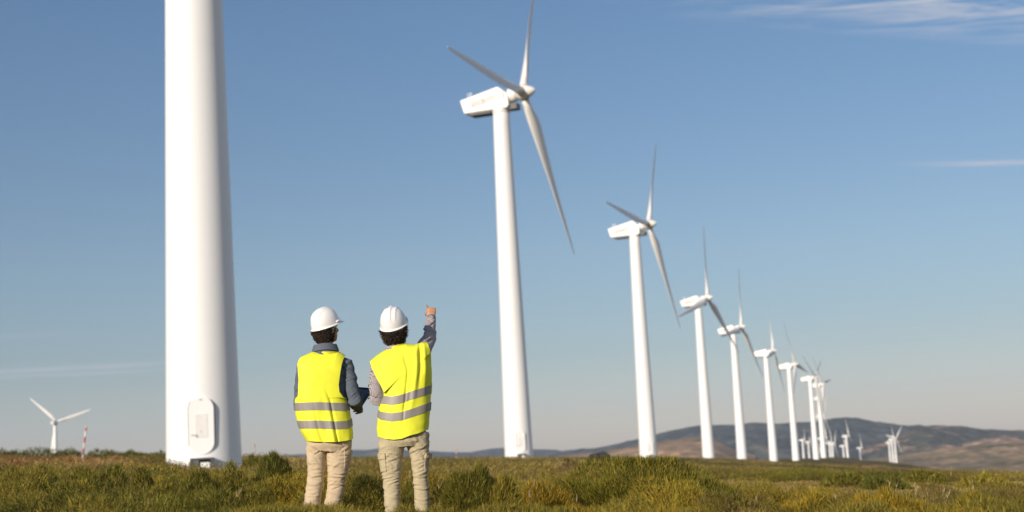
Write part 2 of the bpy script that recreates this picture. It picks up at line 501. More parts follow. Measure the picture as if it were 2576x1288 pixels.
# the ground meets every tower foot
_sig = [18 if p.y < 300 else 35 if p.y < 700 else 45 for p in PLACES]
_A = np.array([[math.exp(-((p.x - q.x) ** 2 + (p.y - q.y) ** 2) / (2 * s * s)) for q, s in zip(PLACES, _sig)] for p in PLACES])
_b = np.array([p.z - float(terrain(p.x, p.y)) for p in PLACES])
_w = np.linalg.lstsq(_A + np.eye(len(PLACES)) * 1e-3, _b, rcond=None)[0]
print('BASE OFFSETS', np.round(_b, 2))
BUMPS = [(p.x, p.y, w, s) for p, w, s in zip(PLACES, _w, _sig)]

def build_ground():
    be = np.concatenate([np.linspace(-180, -40, 36)[:-1], np.linspace(-40, -23, 12)[:-1], np.linspace(-23, 23, 330), np.linspace(23, 40, 12)[1:], np.linspace(40, 180, 36)[1:-1]])
    rr = np.concatenate([[0.4], np.geomspace(1.0, 900, 300), np.geomspace(930, 12000, 45)])
    B, R = np.meshgrid(np.radians(be), rr, indexing='ij')
    X = R * np.sin(B); Y = R * np.cos(B)
    Z = terrain(X, Y)
    nb, nr = X.shape
    V = np.stack([X, Y, Z], -1).reshape(-1, 3)
    i, j = np.meshgrid(np.arange(nb), np.arange(nr - 1), indexing='ij')
    i2 = (i + 1) % nb
    Fq = np.stack([i * nr + j, i * nr + j + 1, i2 * nr + j + 1, i2 * nr + j], -1).reshape(-1, 4)
    me = bpy.data.meshes.new('ground')
    me.from_pydata(V.tolist(), [], Fq.tolist() + [tuple(int(k * nr) for k in range(nb))])
    me.polygons.foreach_set('use_smooth', [True] * len(me.polygons))
    m, n, b = new_mat('heath_soil_and_dry_grass')
    t = n.nodes.new('ShaderNodeTexCoord')
    def nzs(scale, det=6, st=(1, 1, 1)):
        mpn = n.nodes.new('ShaderNodeMapping'); mpn.inputs['Scale'].default_value = st
        n.links.new(t.outputs['Object'], mpn.inputs[0])
        z = n.nodes.new('ShaderNodeTexNoise'); z.inputs['Scale'].default_value = scale; z.inputs['Detail'].default_value = det; z.inputs['Roughness'].default_value = 0.62
        n.links.new(mpn.outputs[0], z.inputs[0]); return z.outputs[0]
    big = ramp_node(n.nodes.new, n.links.new, nzs(0.055), [(0.36, (0.085, 0.090, 0.024)), (0.47, (0.13, 0.115, 0.035)), (0.56, (0.24, 0.165, 0.07)), (0.66, (0.33, 0.215, 0.10))])
    fine = ramp_node(n.nodes.new, n.links.new, nzs(1.4), [(0.3, (0.45, 0.45, 0.45)), (0.7, (1.25, 1.2, 1.1))])
    mx = n.nodes.new('ShaderNodeMix'); mx.data_type = 'RGBA'; mx.blend_type = 'MULTIPLY'; mx.inputs[0].default_value = 1
    n.links.new(big, mx.inputs[6]); n.links.new(fine, mx.inputs[7])
    n.links.new(mx.outputs[2], b.inputs['Base Color'])
    b.inputs['Roughness'].default_value = 0.95; b.inputs['Specular IOR Level'].default_value = 0.1
    bp = n.nodes.new('ShaderNodeBump'); bp.inputs['Strength'].default_value = 0.8; bp.inputs['Distance'].default_value = 0.3
    n.links.new(nzs(2.5), bp.inputs['Height']); n.links.new(bp.outputs[0], b.inputs['Normal'])
    o = link('ground', me, mat=m)
    tag(o, kind='structure')
build_ground()

# ---------------------------------------------------------------- distant hills
def hill(name, crest, Yc, Yf, zf, rough, mt, seed, hump=1.0, step=4):
    xs = np.array([c[0] for c in crest]); ys = np.array([c[1] for c in crest])
    cols = np.arange(xs[0], xs[-1] + 1, step)
    rows = 70
    V = []
    for px in cols:
        py = float(np.interp(px, xs, ys))
        P = pt(px, py, Yc)
        k = P.x / Yc
        for j in range(rows + 6):
            if j < rows:
                t = j / (rows - 1)
                Y = Yf + (Yc - Yf) * t
                z = zf + (P.z - zf) * (t ** hump)
                w = math.sin(math.pi * min(1, t * 1.0)) ** 0.5 if t < 1 else 0
            else:
                t = (j - rows + 1) / 6
                Y = Yc + t * (Yc - Yf) * 0.5
                z = P.z + (zf - P.z) * t * t; w = t
            x = k * Y
            q = Vector((x / 420 + seed, Y / 420, 0))
            z += rough * w * (1.5 * noise.fractal(q, 0.8, 2.1, 6) + 0.7 * noise.noise(q * 0.5))
            if j >= rows - 2 and j <= rows: z += rough * 0.10 * noise.fractal(Vector((x / 90 + seed, 3.1, 0)), 1, 2, 4)
            V.append((x, Y, z))
    R = rows + 6
    Fc = [(i * R + j, i * R + j + 1, (i + 1) * R + j + 1, (i + 1) * R + j) for i in range(len(cols) - 1) for j in range(R - 1)]
    o = link(name, mesh(name, V, Fc), mat=mt)
    return tag(o, kind='structure')

def mat_hill(name, stops, scale, fine, stretch=(1, 1, 2.5)):
    m, n, b = new_mat(name)
    t = n.nodes.new('ShaderNodeTexCoord'); mpn = n.nodes.new('ShaderNodeMapping'); mpn.inputs['Scale'].default_value = stretch
    n.links.new(t.outputs['Object'], mpn.inputs[0])
    z = n.nodes.new('ShaderNodeTexNoise'); z.inputs['Scale'].default_value = scale; z.inputs['Detail'].default_value = 9; z.inputs['Roughness'].default_value = 0.6
    n.links.new(mpn.outputs[0], z.inputs[0])
    r = ramp_node(n.nodes.new, n.links.new, z.outputs[0], stops)
    z2 = n.nodes.new('ShaderNodeTexNoise'); z2.inputs['Scale'].default_value = fine; z2.inputs['Detail'].default_value = 6
    n.links.new(mpn.outputs[0], z2.inputs[0])
    r2 = ramp_node(n.nodes.new, n.links.new, z2.outputs[0], [(0.34, 0.6), (0.5, 0.95), (0.66, 1.4)])
    mx = n.nodes.new('ShaderNodeMix'); mx.data_type = 'RGBA'; mx.blend_type = 'MULTIPLY'; mx.inputs[0].default_value = 1
    n.links.new(r, mx.inputs[6]); n.links.new(r2, mx.inputs[7])
    n.links.new(mx.outputs[2], b.inputs['Base Color'])
    b.inputs['Roughness'].default_value = 1.0; b.inputs['Specular IOR Level'].default_value = 0.05
    return m
DARKF, MIDF, TAN, ROSE = (0.066, 0.078, 0.080), (0.110, 0.112, 0.095), (0.46, 0.285, 0.155), (0.40, 0.255, 0.19)
M_HILL_FOREST = mat_hill('forested_hillside', [(0.30, DARKF), (0.54, DARKF), (0.64, MIDF), (0.76, (0.16, 0.13, 0.1))], 0.004, 0.03)
M_HILL_ROCKY = mat_hill('rocky_hillside', [(0.34, DARKF), (0.48, (0.07, 0.075, 0.055)), (0.54, (0.15, 0.12, 0.09)), (0.58, (0.30, 0.20, 0.145)), (0.66, ROSE)], 0.0085, 0.035)
M_HILL_TAN = mat_hill('dry_grass_hillside', [(0.34, (0.08, 0.085, 0.05)), (0.42, (0.22, 0.15, 0.085)), (0.54, (0.33, 0.21, 0.12)), (0.60, TAN), (0.7, (0.50, 0.33, 0.20))], 0.007, 0.04)
M_HILL_BROWN = mat_hill('scrubby_hillside', [(0.36, (0.07, 0.08, 0.045)), (0.44, (0.20, 0.155, 0.095)), (0.56, (0.32, 0.225, 0.135)), (0.70, (0.44, 0.31, 0.20))], 0.011, 0.06)
hill('hills', [(560, 1150), (780, 1142), (880, 1132), (960, 1129), (1080, 1135), (1180, 1138), (1240, 1128), (1300, 1127), (1345, 1131), (1400, 1133),
     (1430, 1139), (1470, 1137), (1620, 1142), (1800, 1150), (2100, 1160)], 6500, 4600, -120, 22, M_HILL_FOREST, 5.5)
hill('hills', [(1380, 1148), (1425, 1140), (1470, 1135), (1520, 1127), (1570, 1116), (1620, 1101), (1660, 1090), (1700, 1080), (1750, 1071), (1800, 1069), (1850, 1068),
     (1900, 1063), (1950, 1065), (2000, 1064), (2050, 1062), (2100, 1056), (2150, 1058), (2190, 1066), (2240, 1074), (2290, 1075), (2340, 1073),
     (2400, 1076), (2460, 1081), (2520, 1084), (2576, 1083), (2700, 1080), (2900, 1092)], 4600, 2900, -110, 34, M_HILL_FOREST, 1.2)
hill('hills', [(2160, 1140), (2220, 1118), (2260, 1100), (2290, 1085), (2320, 1072), (2350, 1070), (2400, 1074), (2450, 1079), (2500, 1084), (2600, 1083), (2750, 1085), (2900, 1095)],
     4300, 2700, -110, 36, M_HILL_ROCKY, 8.4)
hill('hillside', [(1380, 1150), (1430, 1146), (1480, 1139), (1540, 1131), (1600, 1121), (1660, 1111), (1720, 1102), (1770, 1099), (1800, 1110), (1850, 1135), (1900, 1150)],
     3500, 2500, -90, 11, M_HILL_TAN, 3.3)
hill('hillside', [(2080, 1165), (2180, 1155), (2250, 1150), (2320, 1138), (2400, 1126), (2470, 1116), (2530, 1110), (2600, 1106), (2750, 1104), (2900, 1110)],
     2700, 1700, -90, 15, M_HILL_BROWN, 6.1)
hill('hillside', [(2300, 1185), (2400, 1178), (2480, 1168), (2540, 1157), (2600, 1146), (2750, 1130), (2900, 1125)],
     1900, 1300, -80, 7, M_HILL_BROWN, 9.9)

# ---------------------------------------------------------------- wind turbine parts
def lathe(prof, n=64, name='lathe', axis='z'):
    V = []; Fc = []
    for (r, h) in prof:
        for k in range(n):
            t = 2 * math.pi * k / n
            V.append((r * math.cos(t), r * math.sin(t), h) if axis == 'z' else (h, r * math.cos(t), r * math.sin(t)))
    m = len(prof)
    for i in range(m - 1):
        for k in range(n):
            k2 = (k + 1) % n
            Fc.append((i * n + k, i * n + k2, (i + 1) * n + k2, (i + 1) * n + k))
    Fc.append(tuple(range(n - 1, -1, -1))); Fc.append(tuple((m - 1) * n + k for k in range(n)))
    return mesh(name, V, Fc)

R_BASE, R_TOP = 1.74, 1.03
def tower_r(z): return R_BASE + (R_TOP - R_BASE) * (z / H_TOWER)
def make_tower():
    prof = [(R_BASE, -2.0)]
    for z in np.linspace(0, H_TOWER, 30):
        prof.append((tower_r(z), float(z)))
    # two bolted joints between the tower sections: a fine groove
    extra = []
    for zj in (20.2, 33.5):
        for dz, dr in ((-0.20, 0), (-0.06, 0), (-0.02, 0), (-0.01, -0.003), (0.01, -0.003), (0.02, 0), (0.06, 0), (0.20, 0)):
            extra.append((tower_r(zj) + dr, zj + dz))
    prof = sorted(prof + extra, key=lambda a: a[1])
    me = lathe(prof, 96, 'tower')
    return me
ME_TOWER = make_tower(); ME_TOWER.materials.append(M_WHITE)
ME_COLLAR = lathe([(R_TOP + .02, -0.35), (R_TOP + .10, -0.3), (R_TOP + .10, 0.0), (R_TOP - .1, 0.02)], 48, 'yaw_collar'); ME_COLLAR.materials.append(M_WHITE)

def stadium(w, h, n=14):
    """outline of an upright panel with round ends"""
    P = []
    for k in range(n + 1):
        a = math.pi * k / n; P.append((w / 2 * math.cos(a), h / 2 - w / 2 + w / 2 * math.sin(a)))
    for k in range(n + 1):
        a = math.pi + math.pi * k / n; P.append((w / 2 * math.cos(a), -h / 2 + w / 2 + w / 2 * math.sin(a)))
    return P
def prism(P, y0, y1, name, bevel=0.0, smooth=False):
    bm = bmesh.new()
    a = [bm.verts.new((x, y0, z)) for x, z in P]; b = [bm.verts.new((x, y1, z)) for x, z in P]
    bm.faces.new(a); fb = bm.faces.new(b[::-1])
    for i in range(len(P)):
        j = (i + 1) % len(P); bm.faces.new((a[i], b[i], b[j], a[j]))
    bmesh.ops.recalc_face_normals(bm, faces=bm.faces)
    if bevel:
        ed = [e for e in bm.edges if abs(e.verts[0].co.y - e.verts[1].co.y) < 1e-6 and e.verts[0].co.y == y0]
        bmesh.ops.bevel(bm, geom=ed, offset=bevel, segments=3, affect='EDGES', profile=0.5)
    return bm_mesh(name, bm, smooth)
# door built facing -y, its centre at z = 0
ME_DFRAME = prism(stadium(1.25, 2.76, 16), -0.27, 0.7, 'door_frame'); ME_DFRAME.materials.append(M_GREY)
ME_DOOR = prism(stadium(1.13, 2.64, 16), -0.40, -0.25, 'door', 0.03); ME_DOOR.materials.append(M_WHITE)
g = Geo()
for k in range(18):
    g.box((0, -0.408, 0.50 - k * 0.06), (0.27, 0.012, 0.017), Matrix.Rotation(rad(25), 3, 'X'))
g.box((0, -0.402, 0.0), (0.30, 0.006, 0.56))
ME_LOUVRE = g.me('louvre', False); ME_LOUVRE.materials.append(M_LOUVRE)
g = Geo(); g.box((-0.33, -0.425, -0.42), (0.13, 0.02, 0.016)); g.box((-0.22, -0.43, -0.47), (0.022, 0.02, 0.06))
ME_HANDLE = g.me('handle', False); ME_HANDLE.materials.append(M_GREY)
g = Geo(); g.limb([((0, -0.40, -0.27), 0.03), ((0, -0.42, -0.27), 0.03)]); ME_LOCK = g.me('lock'); ME_LOCK.materials.append(M_GREY)
g = Geo(); g.box((0, -0.405, 1.17), (0.07, 0.008, 0.025)); ME_LAMP = g.me('nameplate', False); ME_LAMP.materials.append(M_LETTER)
# step box under the door (open below the landing)
g = Geo()
g.box((0, -0.62, 0.40), (0.50, 0.50, 0.035)); g.box((-0.46, -0.62, 0.0), (0.035, 0.48, 0.38)); g.box((0.46, -0.62, 0.0), (0.035, 0.48, 0.38))
g.box((-0.26, -0.60, 0.0), (0.16, 0.46, 0.38))
ME_STEP = g.me('step_box', False); ME_STEP.materials.append(M_DARKGREY)
g = Geo(); g.box((0.17, -1.02, 0.05), (0.20, 0.03, 0.17)); ME_PLATE = g.me('pale_plate', False); ME_PLATE.materials.append(M_WHITE)

def make_nacelle():
    P = [(-5.2, 1.82), (-5.15, 1.62), (-4.72, 0.12), (-4.55, 0.0), (1.2, 0.0), (1.5, 0.28), (1.38, 1.78), (0.15, 2.84), (-0.1, 2.88)]
    bm = bmesh.new()
    rows = []
    for y, ins in ((-1.14, 0.0), (1.14, 0.0)):
        rows.append([bm.verts.new((x, y * (0.90 if x < -4 else 1.0) * (0.88 if z > 2.2 else 1.0), z)) for x, z in P])
    bm.faces.new(rows[0]); bm.faces.new(rows[1][::-1])
    for i in range(len(P)):
        j = (i + 1) % len(P); bm.faces.new((rows[0][i], rows[1][i], rows[1][j], rows[0][j]))
    bmesh.ops.recalc_face_normals(bm, faces=bm.faces)
    bmesh.ops.bevel(bm, geom=[e for e in bm.edges if abs(e.verts[0].co.y - e.verts[1].co.y) < 0.5], offset=0.16, segments=4, affect='EDGES', profile=0.5)
    return bm_mesh('nacelle', bm)
ME_NAC = make_nacelle(); ME_NAC.materials.append(M_WHITE)
g = Geo(); g.box((-2.55, 0, -0.13), (1.45, 0.85, 0.15)); ME_HATCH = g.me('underside_hatch', False); ME_HATCH.materials.append(M_DARKGREY)
AX = Matrix.Translation((0, 0, HUB_Z)) @ Matrix.Rotation(-TILT, 4, 'Y')      # rotor axis (local x) tilted nose up
ME_SHROUD = lathe([(0.55, 1.2), (0.95, 1.3), (0.92, 1.9), (0.80, 2.42), (0.4, 2.45)], 40, 'shaft_shroud', 'x'); ME_SHROUD.materials.append(M_WHITE)
g = Geo(); g.box((1.75, 0, 0.22), (0.62, 0.66, 0.36)); ME_FRAME = g.me('main_frame', False); ME_FRAME.materials.append(M_DARKGREY)
ME_HUB = lathe([(0.5, 2.44), (0.80, 2.5), (0.94, 2.75), (0.97, 3.1), (0.92, 3.4), (0.78, 3.8), (0.58, 4.2), (0.36, 4.55), (0.20, 4.72), (0.10, 4.77), (0.02, 4.79)], 40, 'hub', 'x'); ME_HUB.materials.append(M_BLADE)
g = Geo()
for x in (-4.35, -3.95):
    g.limb([((x, -0.2, 1.95), 0.03), ((x, -0.2, 2.65), 0.025)], 8)
g.box((-4.15, -0.2, 2.42), (0.3, 0.03, 0.03)); g.ball((-4.35, -0.2, 2.72), 0.09, 8, 6); g.box((-3.95, -0.2, 2.72), (0.17, 0.012, 0.07))
ME_VANE = g.me('wind_vane'); ME_VANE.materials.append(M_WHITE)
# faded lettering on the side, in two framed panels, and a logo of teal bars
def side_marks():
    g = Geo(); sl = rad(9)
    def q(x, z, hx, hz): g.box((x, -1.146, z + 0.16 * (x + 1.6)), (hx, 0.008, hz), Matrix.Rotation(-sl, 3, 'Y'))
    for x0, x1 in ((-3.55, -1.95), (-1.85, -0.35)):
        xm = (x0 + x1) / 2; hw = (x1 - x0) / 2
        q(xm, 1.66, hw, 0.03); q(xm, 0.98, hw, 0.03); q(x0, 1.32, 0.03, 0.34); q(x1, 1.32, 0.03, 0.34)
        n = 6
        for k in range(n):
            x = x0 + 0.2 + k * (x1 - x0 - 0.4) / (n - 1)
            q(x, 1.32, 0.035, 0.16)
            if k % 2: q(x + .05, 1.46, 0.09, 0.03)
            if k % 3 != 1: q(x + .04, 1.17, 0.08, 0.03)
            if k % 3 == 0: q(x + .06, 1.32, 0.07, 0.03)
    me = g.me('lettering', False); me.materials.append(M_LETTER)
    g = Geo(); q(0.85, 1.25, 0.10, 0.42); global ME_VENT; ME_VENT = g.me('vent_strip', False); ME_VENT.materials.append(M_LETTER)
    h = Geo()
    for k in range(3):
        h.box((0.28 + .02 * k, -1.146, 1.88 - k * 0.36), (0.17, 0.012, 0.085), Matrix.Rotation(-sl, 3, 'Y'))
    m2 = h.me('logo', False); m2.materials.append(M_TEAL)
    return me, m2
ME_LETT, ME_LOGO = side_marks()

BLADE_R = 22.5
def make_blade():
    """blade along +z in the rotor plane; chord along y at the tip, thickness along x"""
    st = [(0.75, .50, 1.0, 0), (1.6, .50, 1.0, 0), (2.4, .62, .78, 30), (3.6, .84, .50, 27), (4.8, .95, .37, 23), (6.5, .92, .31, 18),
          (9, .84, .25, 12), (12, .68, .22, 8), (15, .53, .20, 5), (18, .39, .18, 3), (20.9, .27, .17, 1), (22.1, .17, .17, 0), (22.5, .04, .2, 0)]
    n = 28; V = []; Fc = []
    for z, hc, tr, tw in st:
        blend = min(1, max(0, (z - 1.6) / 2.6))
        t = rad(tw + 4)
        for k in range(n):
            a = 2 * math.pi * k / n
            u, w = math.cos(a), math.sin(a)
            sharp = 1 - blend * 0.75 * max(0, -u)
            cy = hc * (u + blend * -0.35); cx = hc * tr * w * sharp
            V.append((cx * math.cos(t) - cy * math.sin(t), cx * math.sin(t) + cy * math.cos(t), z))
    for i in range(len(st) - 1):
        for k in range(n):
            k2 = (k + 1) % n
            Fc.append((i * n + k, i * n + k2, (i + 1) * n + k2, (i + 1) * n + k))
    Fc.append(tuple(range(n - 1, -1, -1))); Fc.append(tuple((len(st) - 1) * n + k for k in range(n)))
    return mesh('blade', V, Fc)
ME_BLADE = make_blade(); ME_BLADE.materials.append(M_BLADE)
ME_ROOT = lathe([(.55, .62), (.57, .66), (.57, .92), (.52, .96)], 32, 'blade_collar'); ME_ROOT.materials.append(M_GREY)

GROUP_T = 'white wind turbines standing across the heath'
DOOR_A = rad(9.5)
def door_parts(root):
    def at(z, extra=0.0):
        return Matrix.Rotation(DOOR_A, 4, 'Z') @ Matrix.Translation((0, -(tower_r(z) - 0.10) + extra, z))
    fr = link('door_frame', ME_DFRAME, root, mtx=at(2.05, .25))
    d = link('door', ME_DOOR, root, mtx=at(2.05, .25))
    for nm, m in (('louvre', ME_LOUVRE), ('handle', ME_HANDLE), ('lock', ME_LOCK), ('nameplate', ME_LAMP)): link(nm, m, d)
    s = link('step_box', ME_STEP, root, mtx=at(0.15, 0.30))
    link('pale_plate', ME_PLATE, s)

def turbine(base, yaw, phase, label, detail, rotor=True):
    root = empty('wind_turbine', base)
    tag(root, label, 'wind turbine', GROUP_T)
    link('tower', ME_TOWER, root)
    if detail >= 2: door_parts(root)
    if not rotor: return root
    Y = Matrix.Translation((0, 0, H_TOWER)) @ Matrix.Rotation(rad(yaw), 4, 'Z')
    nac = link('nacelle', ME_NAC, root, mtx=Y)
    if detail >= 1:
        link('yaw_collar', ME_COLLAR, root, mtx=Matrix.Translation((0, 0, H_TOWER)))
        link('underside_hatch', ME_HATCH, nac); link('main_frame', ME_FRAME, nac)
        link('wind_vane', ME_VANE, nac); link('lettering', ME_LETT, nac); link('logo', ME_LOGO, nac); link('vent_strip', ME_VENT, nac)
        link('shaft_shroud', ME_SHROUD, root, mtx=Y @ AX)
    hub = link('hub', ME_HUB, root, mtx=Y @ AX)
    for k in range(3):
        # phase: from straight up, turning away from the camera
        R = Y @ AX @ Matrix.Translation((HUB_X, 0, 0)) @ Matrix.Rotation(-rad(phase + 120 * k), 4, 'X')
        b = link('blade', ME_BLADE, root, mtx=R)
        if detail >= 2: link('blade_collar', ME_ROOT, b)
    return root
turbine((T1.x, T1.y, float(terrain(T1.x, T1.y)) + 0.05), 0, 0, 'nearest turbine tower at left with oval louvred door, its rotor above the picture', 2, rotor=False)
for i, ((px, py, Y, yaw, ph, lab), p) in enumerate(zip(TURB, PLACES)):
    turbine(p, yaw, ph, lab, 2 if i < 2 else 1 if i < 8 else 0)
# ---------------------------------------------------------------- plants of the heath
GREEN, OLIVE, LIME, RUST, BROWN, STRAW, DEEP, GOLD = ((.135, .130, .017), (.215, .175, .027), (.300, .232, .027), (.290, .138, .045), (.185, .120, .045),
                                                      (.47, .32, .125), (.085, .086, .016), (.40, .245, .020))
class Blades:
    def __init__(s): s.V = []; s.C = []
    def add(s, P, D, Ln, Wd, C):
        n = len(P)
        side = np.cross(D, RNG.normal(size=(n, 3)))
        side /= np.linalg.norm(side, axis=1)[:, None] + 1e-9
        side *= (Wd / 2)[:, None]
        s.V.append(np.stack([P - side, P + side, P + D * Ln[:, None]], 1).reshape(-1, 3))
        s.C.append(C)
    def build(s, name):
        V = np.concatenate(s.V).astype(np.float32); C = np.concatenate(s.C).astype(np.float32)
        nf = len(V) // 3
        me = bpy.data.meshes.new(name)
        me.vertices.add(len(V)); me.vertices.foreach_set('co', V.ravel())
        me.loops.add(nf * 3); me.loops.foreach_set('vertex_index', np.arange(nf * 3, dtype=np.int32))
        me.polygons.add(nf); me.polygons.foreach_set('loop_start', np.arange(0, nf * 3, 3, dtype=np.int32))
        at = me.attributes.new('blade_colour', 'FLOAT_COLOR', 'FACE')
        at.data.foreach_set('color', np.concatenate([C, np.ones((nf, 1), np.float32)], 1).ravel())
        me.update(); me.validate()
        me.materials.append(M_LEAF)
        return me

def tones(n, col, alt=None, q=0.2):
    c = np.array(col)[None, :] * RNG.uniform(0.62, 1.40, (n, 1)) * RNG.uniform(0.9, 1.1, (n, 3))
    if alt is not None:
        k = RNG.random(n) < q
        c[k] = np.array(alt)[None, :] * RNG.uniform(0.7, 1.25, (k.sum(), 1))
    return c

def clump(B, x, y, r, h, n, ln, wd, col, alt=None, q=0.2, zoff=0.0, squash=1.0, lump=0.22, upright=0.75, jit=.26, out=.65, tone=1.0):
    """an uneven dome of fine upright sprigs; squash widens it across the view"""
    th = RNG.uniform(0, 2 * np.pi, n); rho = np.sqrt(RNG.random(n))
    sx = rho * np.cos(th); sy = rho * np.sin(th)
    lx = (vnoise(sx * r, sy * r, max(.12, r * .33), x * 3.1 + y) - .5) * 2
    px = x + sx * r * squash; py = y + sy * r
    edge = r * 0.10
    dome = np.power(np.maximum(0, 1 - rho ** 2.3), 0.55)
    hs = h * np.clip(dome * (1 + lump * lx), 0.03, 1.18)
    top = np.maximum(hs - ln * 0.55, 0)
    z = terrain(px, py) + zoff + top * (1 - 0.75 * RNG.random(n) ** 2.2)
    D = np.stack([sx * out * rho, sy * out * rho, np.full(n, upright)], 1) + RNG.normal(0, jit, (n, 3))
    D /= np.linalg.norm(D, axis=1)[:, None]
    Ln = ln * RNG.uniform(.55, 1.35, n)
    col = tuple(c * tone for c in col)
    B.add(np.stack([px, py, z], 1), D, Ln, wd * RNG.uniform(.7, 1.3, n), tones(n, col, alt, q))

def pal(x, y):
    """which plant grows where: broad drifts"""
    if y > 33 and x < -.19 * y and y < 78:      # bracken and dry grass below the crest on the left
        k = RNG.random()
        return (RUST, BROWN, .4) if k < .42 else (BROWN, STRAW, .3) if k < .62 else (STRAW, RUST, .3) if k < .78 else (DEEP, GREEN, .4)
    a = float(vnoise(x, y, 2.3 + y * 0.05, 5)); b = float(vnoise(x, y, 1.1 + y * 0.03, 6)); w = RNG.random()
    v = a * .6 + b * .3 + w * .25
    if y < 17: v = min(v * (.80 if x < 1 else .93), .74)
    elif y > 22:
        return (DEEP, GREEN, .45) if v < .30 else (GREEN, OLIVE, .45) if v < .42 else (OLIVE, BROWN, .30) if v < .60 else (OLIVE, STRAW, .30) if v < .70 else (BROWN, OLIVE, .4) if v < .82 else (STRAW, BROWN, .35)
    if v < .28: return DEEP, GREEN, .4
    if v < .42: return GREEN, OLIVE, .4
    if v < .60: return OLIVE, LIME, .3
    if v < .70: return LIME, GOLD, .2
    if v < .79: return OLIVE, BROWN, .35
    if v < .87: return BROWN, RUST, .4
    return STRAW, OLIVE, .3

# the continuous cover nobody could count
B = Blades()
def wedge(y0, y1, spacing):
    y = y0
    while y < y1:
        st = spacing * (1 + (y - y0) / y0 * 0.5)
        half = y * 0.415 + 0.8
        for x in np.arange(-half, half, st):
            yield x + random.uniform(-.5, .5) * st, y + random.uniform(-.5, .5) * st
        y += st * .9
def clear_of_people(x, y, m=.16):
    for fx, fy in ((-1.60, 11.4), (-1.36, 11.4), (-.95, 11.45), (-.72, 11.4)):
        if (x - fx) ** 2 + (y - fy) ** 2 < m * m: return False
    return True
def bare(x, y):
    """strips of dry grass left open between the cushions"""
    return float(vnoise(x * .45, y, 5 + y * .05, 8)) > .60
for x, y in wedge(8.2, 17, .58):
    c, a, q = pal(x, y)
    right = max(0.0, min(1.0, x / 3.0))
    h = random.uniform(.12, .43) * (1 - .35 * right) if y > 10.4 else random.uniform(.20, .33)
    if not clear_of_people(x, y, .55): h = min(h, .20)
    if -2.0 < x < -.45 and y < 11.3: h = min(h, .21)
    r = random.uniform(.30, .75)
    clump(B, x, y, r, h, int(19000 * r * r + 1500), .046, .0056, c, a, q, lump=.45, upright=.62, jit=.27, out=1.0, tone=random.uniform(.75, 1.2) * (.52 + .80 * float(vnoise(x, y, .9, 11))))
    if random.random() < .15:   # loose grass between the heather
        k = 24
        P = np.stack([x + RNG.normal(0, .25, k), y + RNG.normal(0, .25, k), np.zeros(k)], 1); P[:, 2] = terrain(P[:, 0], P[:, 1])
        D = np.stack([RNG.normal(0.1, .22, k), RNG.normal(0, .22, k), np.ones(k)], 1); D /= np.linalg.norm(D, axis=1)[:, None]
        B.add(P, D, RNG.uniform(.14, .34, k), np.full(k, .0035), tones(k, STRAW, OLIVE, .5))
for x, y in wedge(17, 33, .85):
    if (x - T1.x) ** 2 + (y - T1.y) ** 2 < 3.5: continue
    c, a, q = pal(x, y)
    if bare(x, y): c, a, q, f = STRAW, OLIVE, .45, .35
    else: f = 1.0
    r = random.uniform(.35, .80); h = min(.44, r * random.uniform(.38, .75)) * f * (1 - .25 * max(0, min(1, x / y * 4)))
    clump(B, x, y, r, h, int(3200 * r), .042, .0125, c, a, q, squash=1.3, upright=.4, lump=.3, out=1.1, tone=random.uniform(.75, 1.15) * (.60 + .75 * float(vnoise(x, y, 1.6, 12))))
for x, y in wedge(33, 95, 1.25):
    if (x - T1.x) ** 2 + (y - T1.y) ** 2 < 6: continue
    c, a, q = pal(x, y)
    f = 1.0
    if bare(x, y):
        if random.random() < .6: continue
        c, a, q, f = STRAW, BROWN, .3, .35
    r = random.uniform(.5, 1.4); h = min(.42, r * random.uniform(.28, .58)) * f * (1 - .45 * max(0, min(1, x / y * 4)))
    if abs(x / y + .21) < .035 and y < 68: h *= .4
    clump(B, x, y, r, h, int(520 * min(1.6, r)), .075, .028, c, a, q, squash=1.35, upright=.45, tone=random.uniform(.65, 1.15))
for x, y in wedge(95, 430, 4.2):
    if min((x - p.x) ** 2 + (y - p.y) ** 2 for p in PLACES[:3]) < 9: continue
    c, a, q = pal(x * .4, max(34, y * .4) if x > -.19 * y else 100)
    if bare(x * .3, y * .3): continue
    r = random.uniform(1.0, 2.8); h = random.uniform(.15, .60)
    clump(B, x, y, r, h, 190, .18, .10, c, a, q, squash=1.9, upright=.45)
o = link('heather_cover', B.build('heather_cover'))
tag(o, 'low olive green heather and grass covering the whole heath', 'ground cover', kind='stuff')

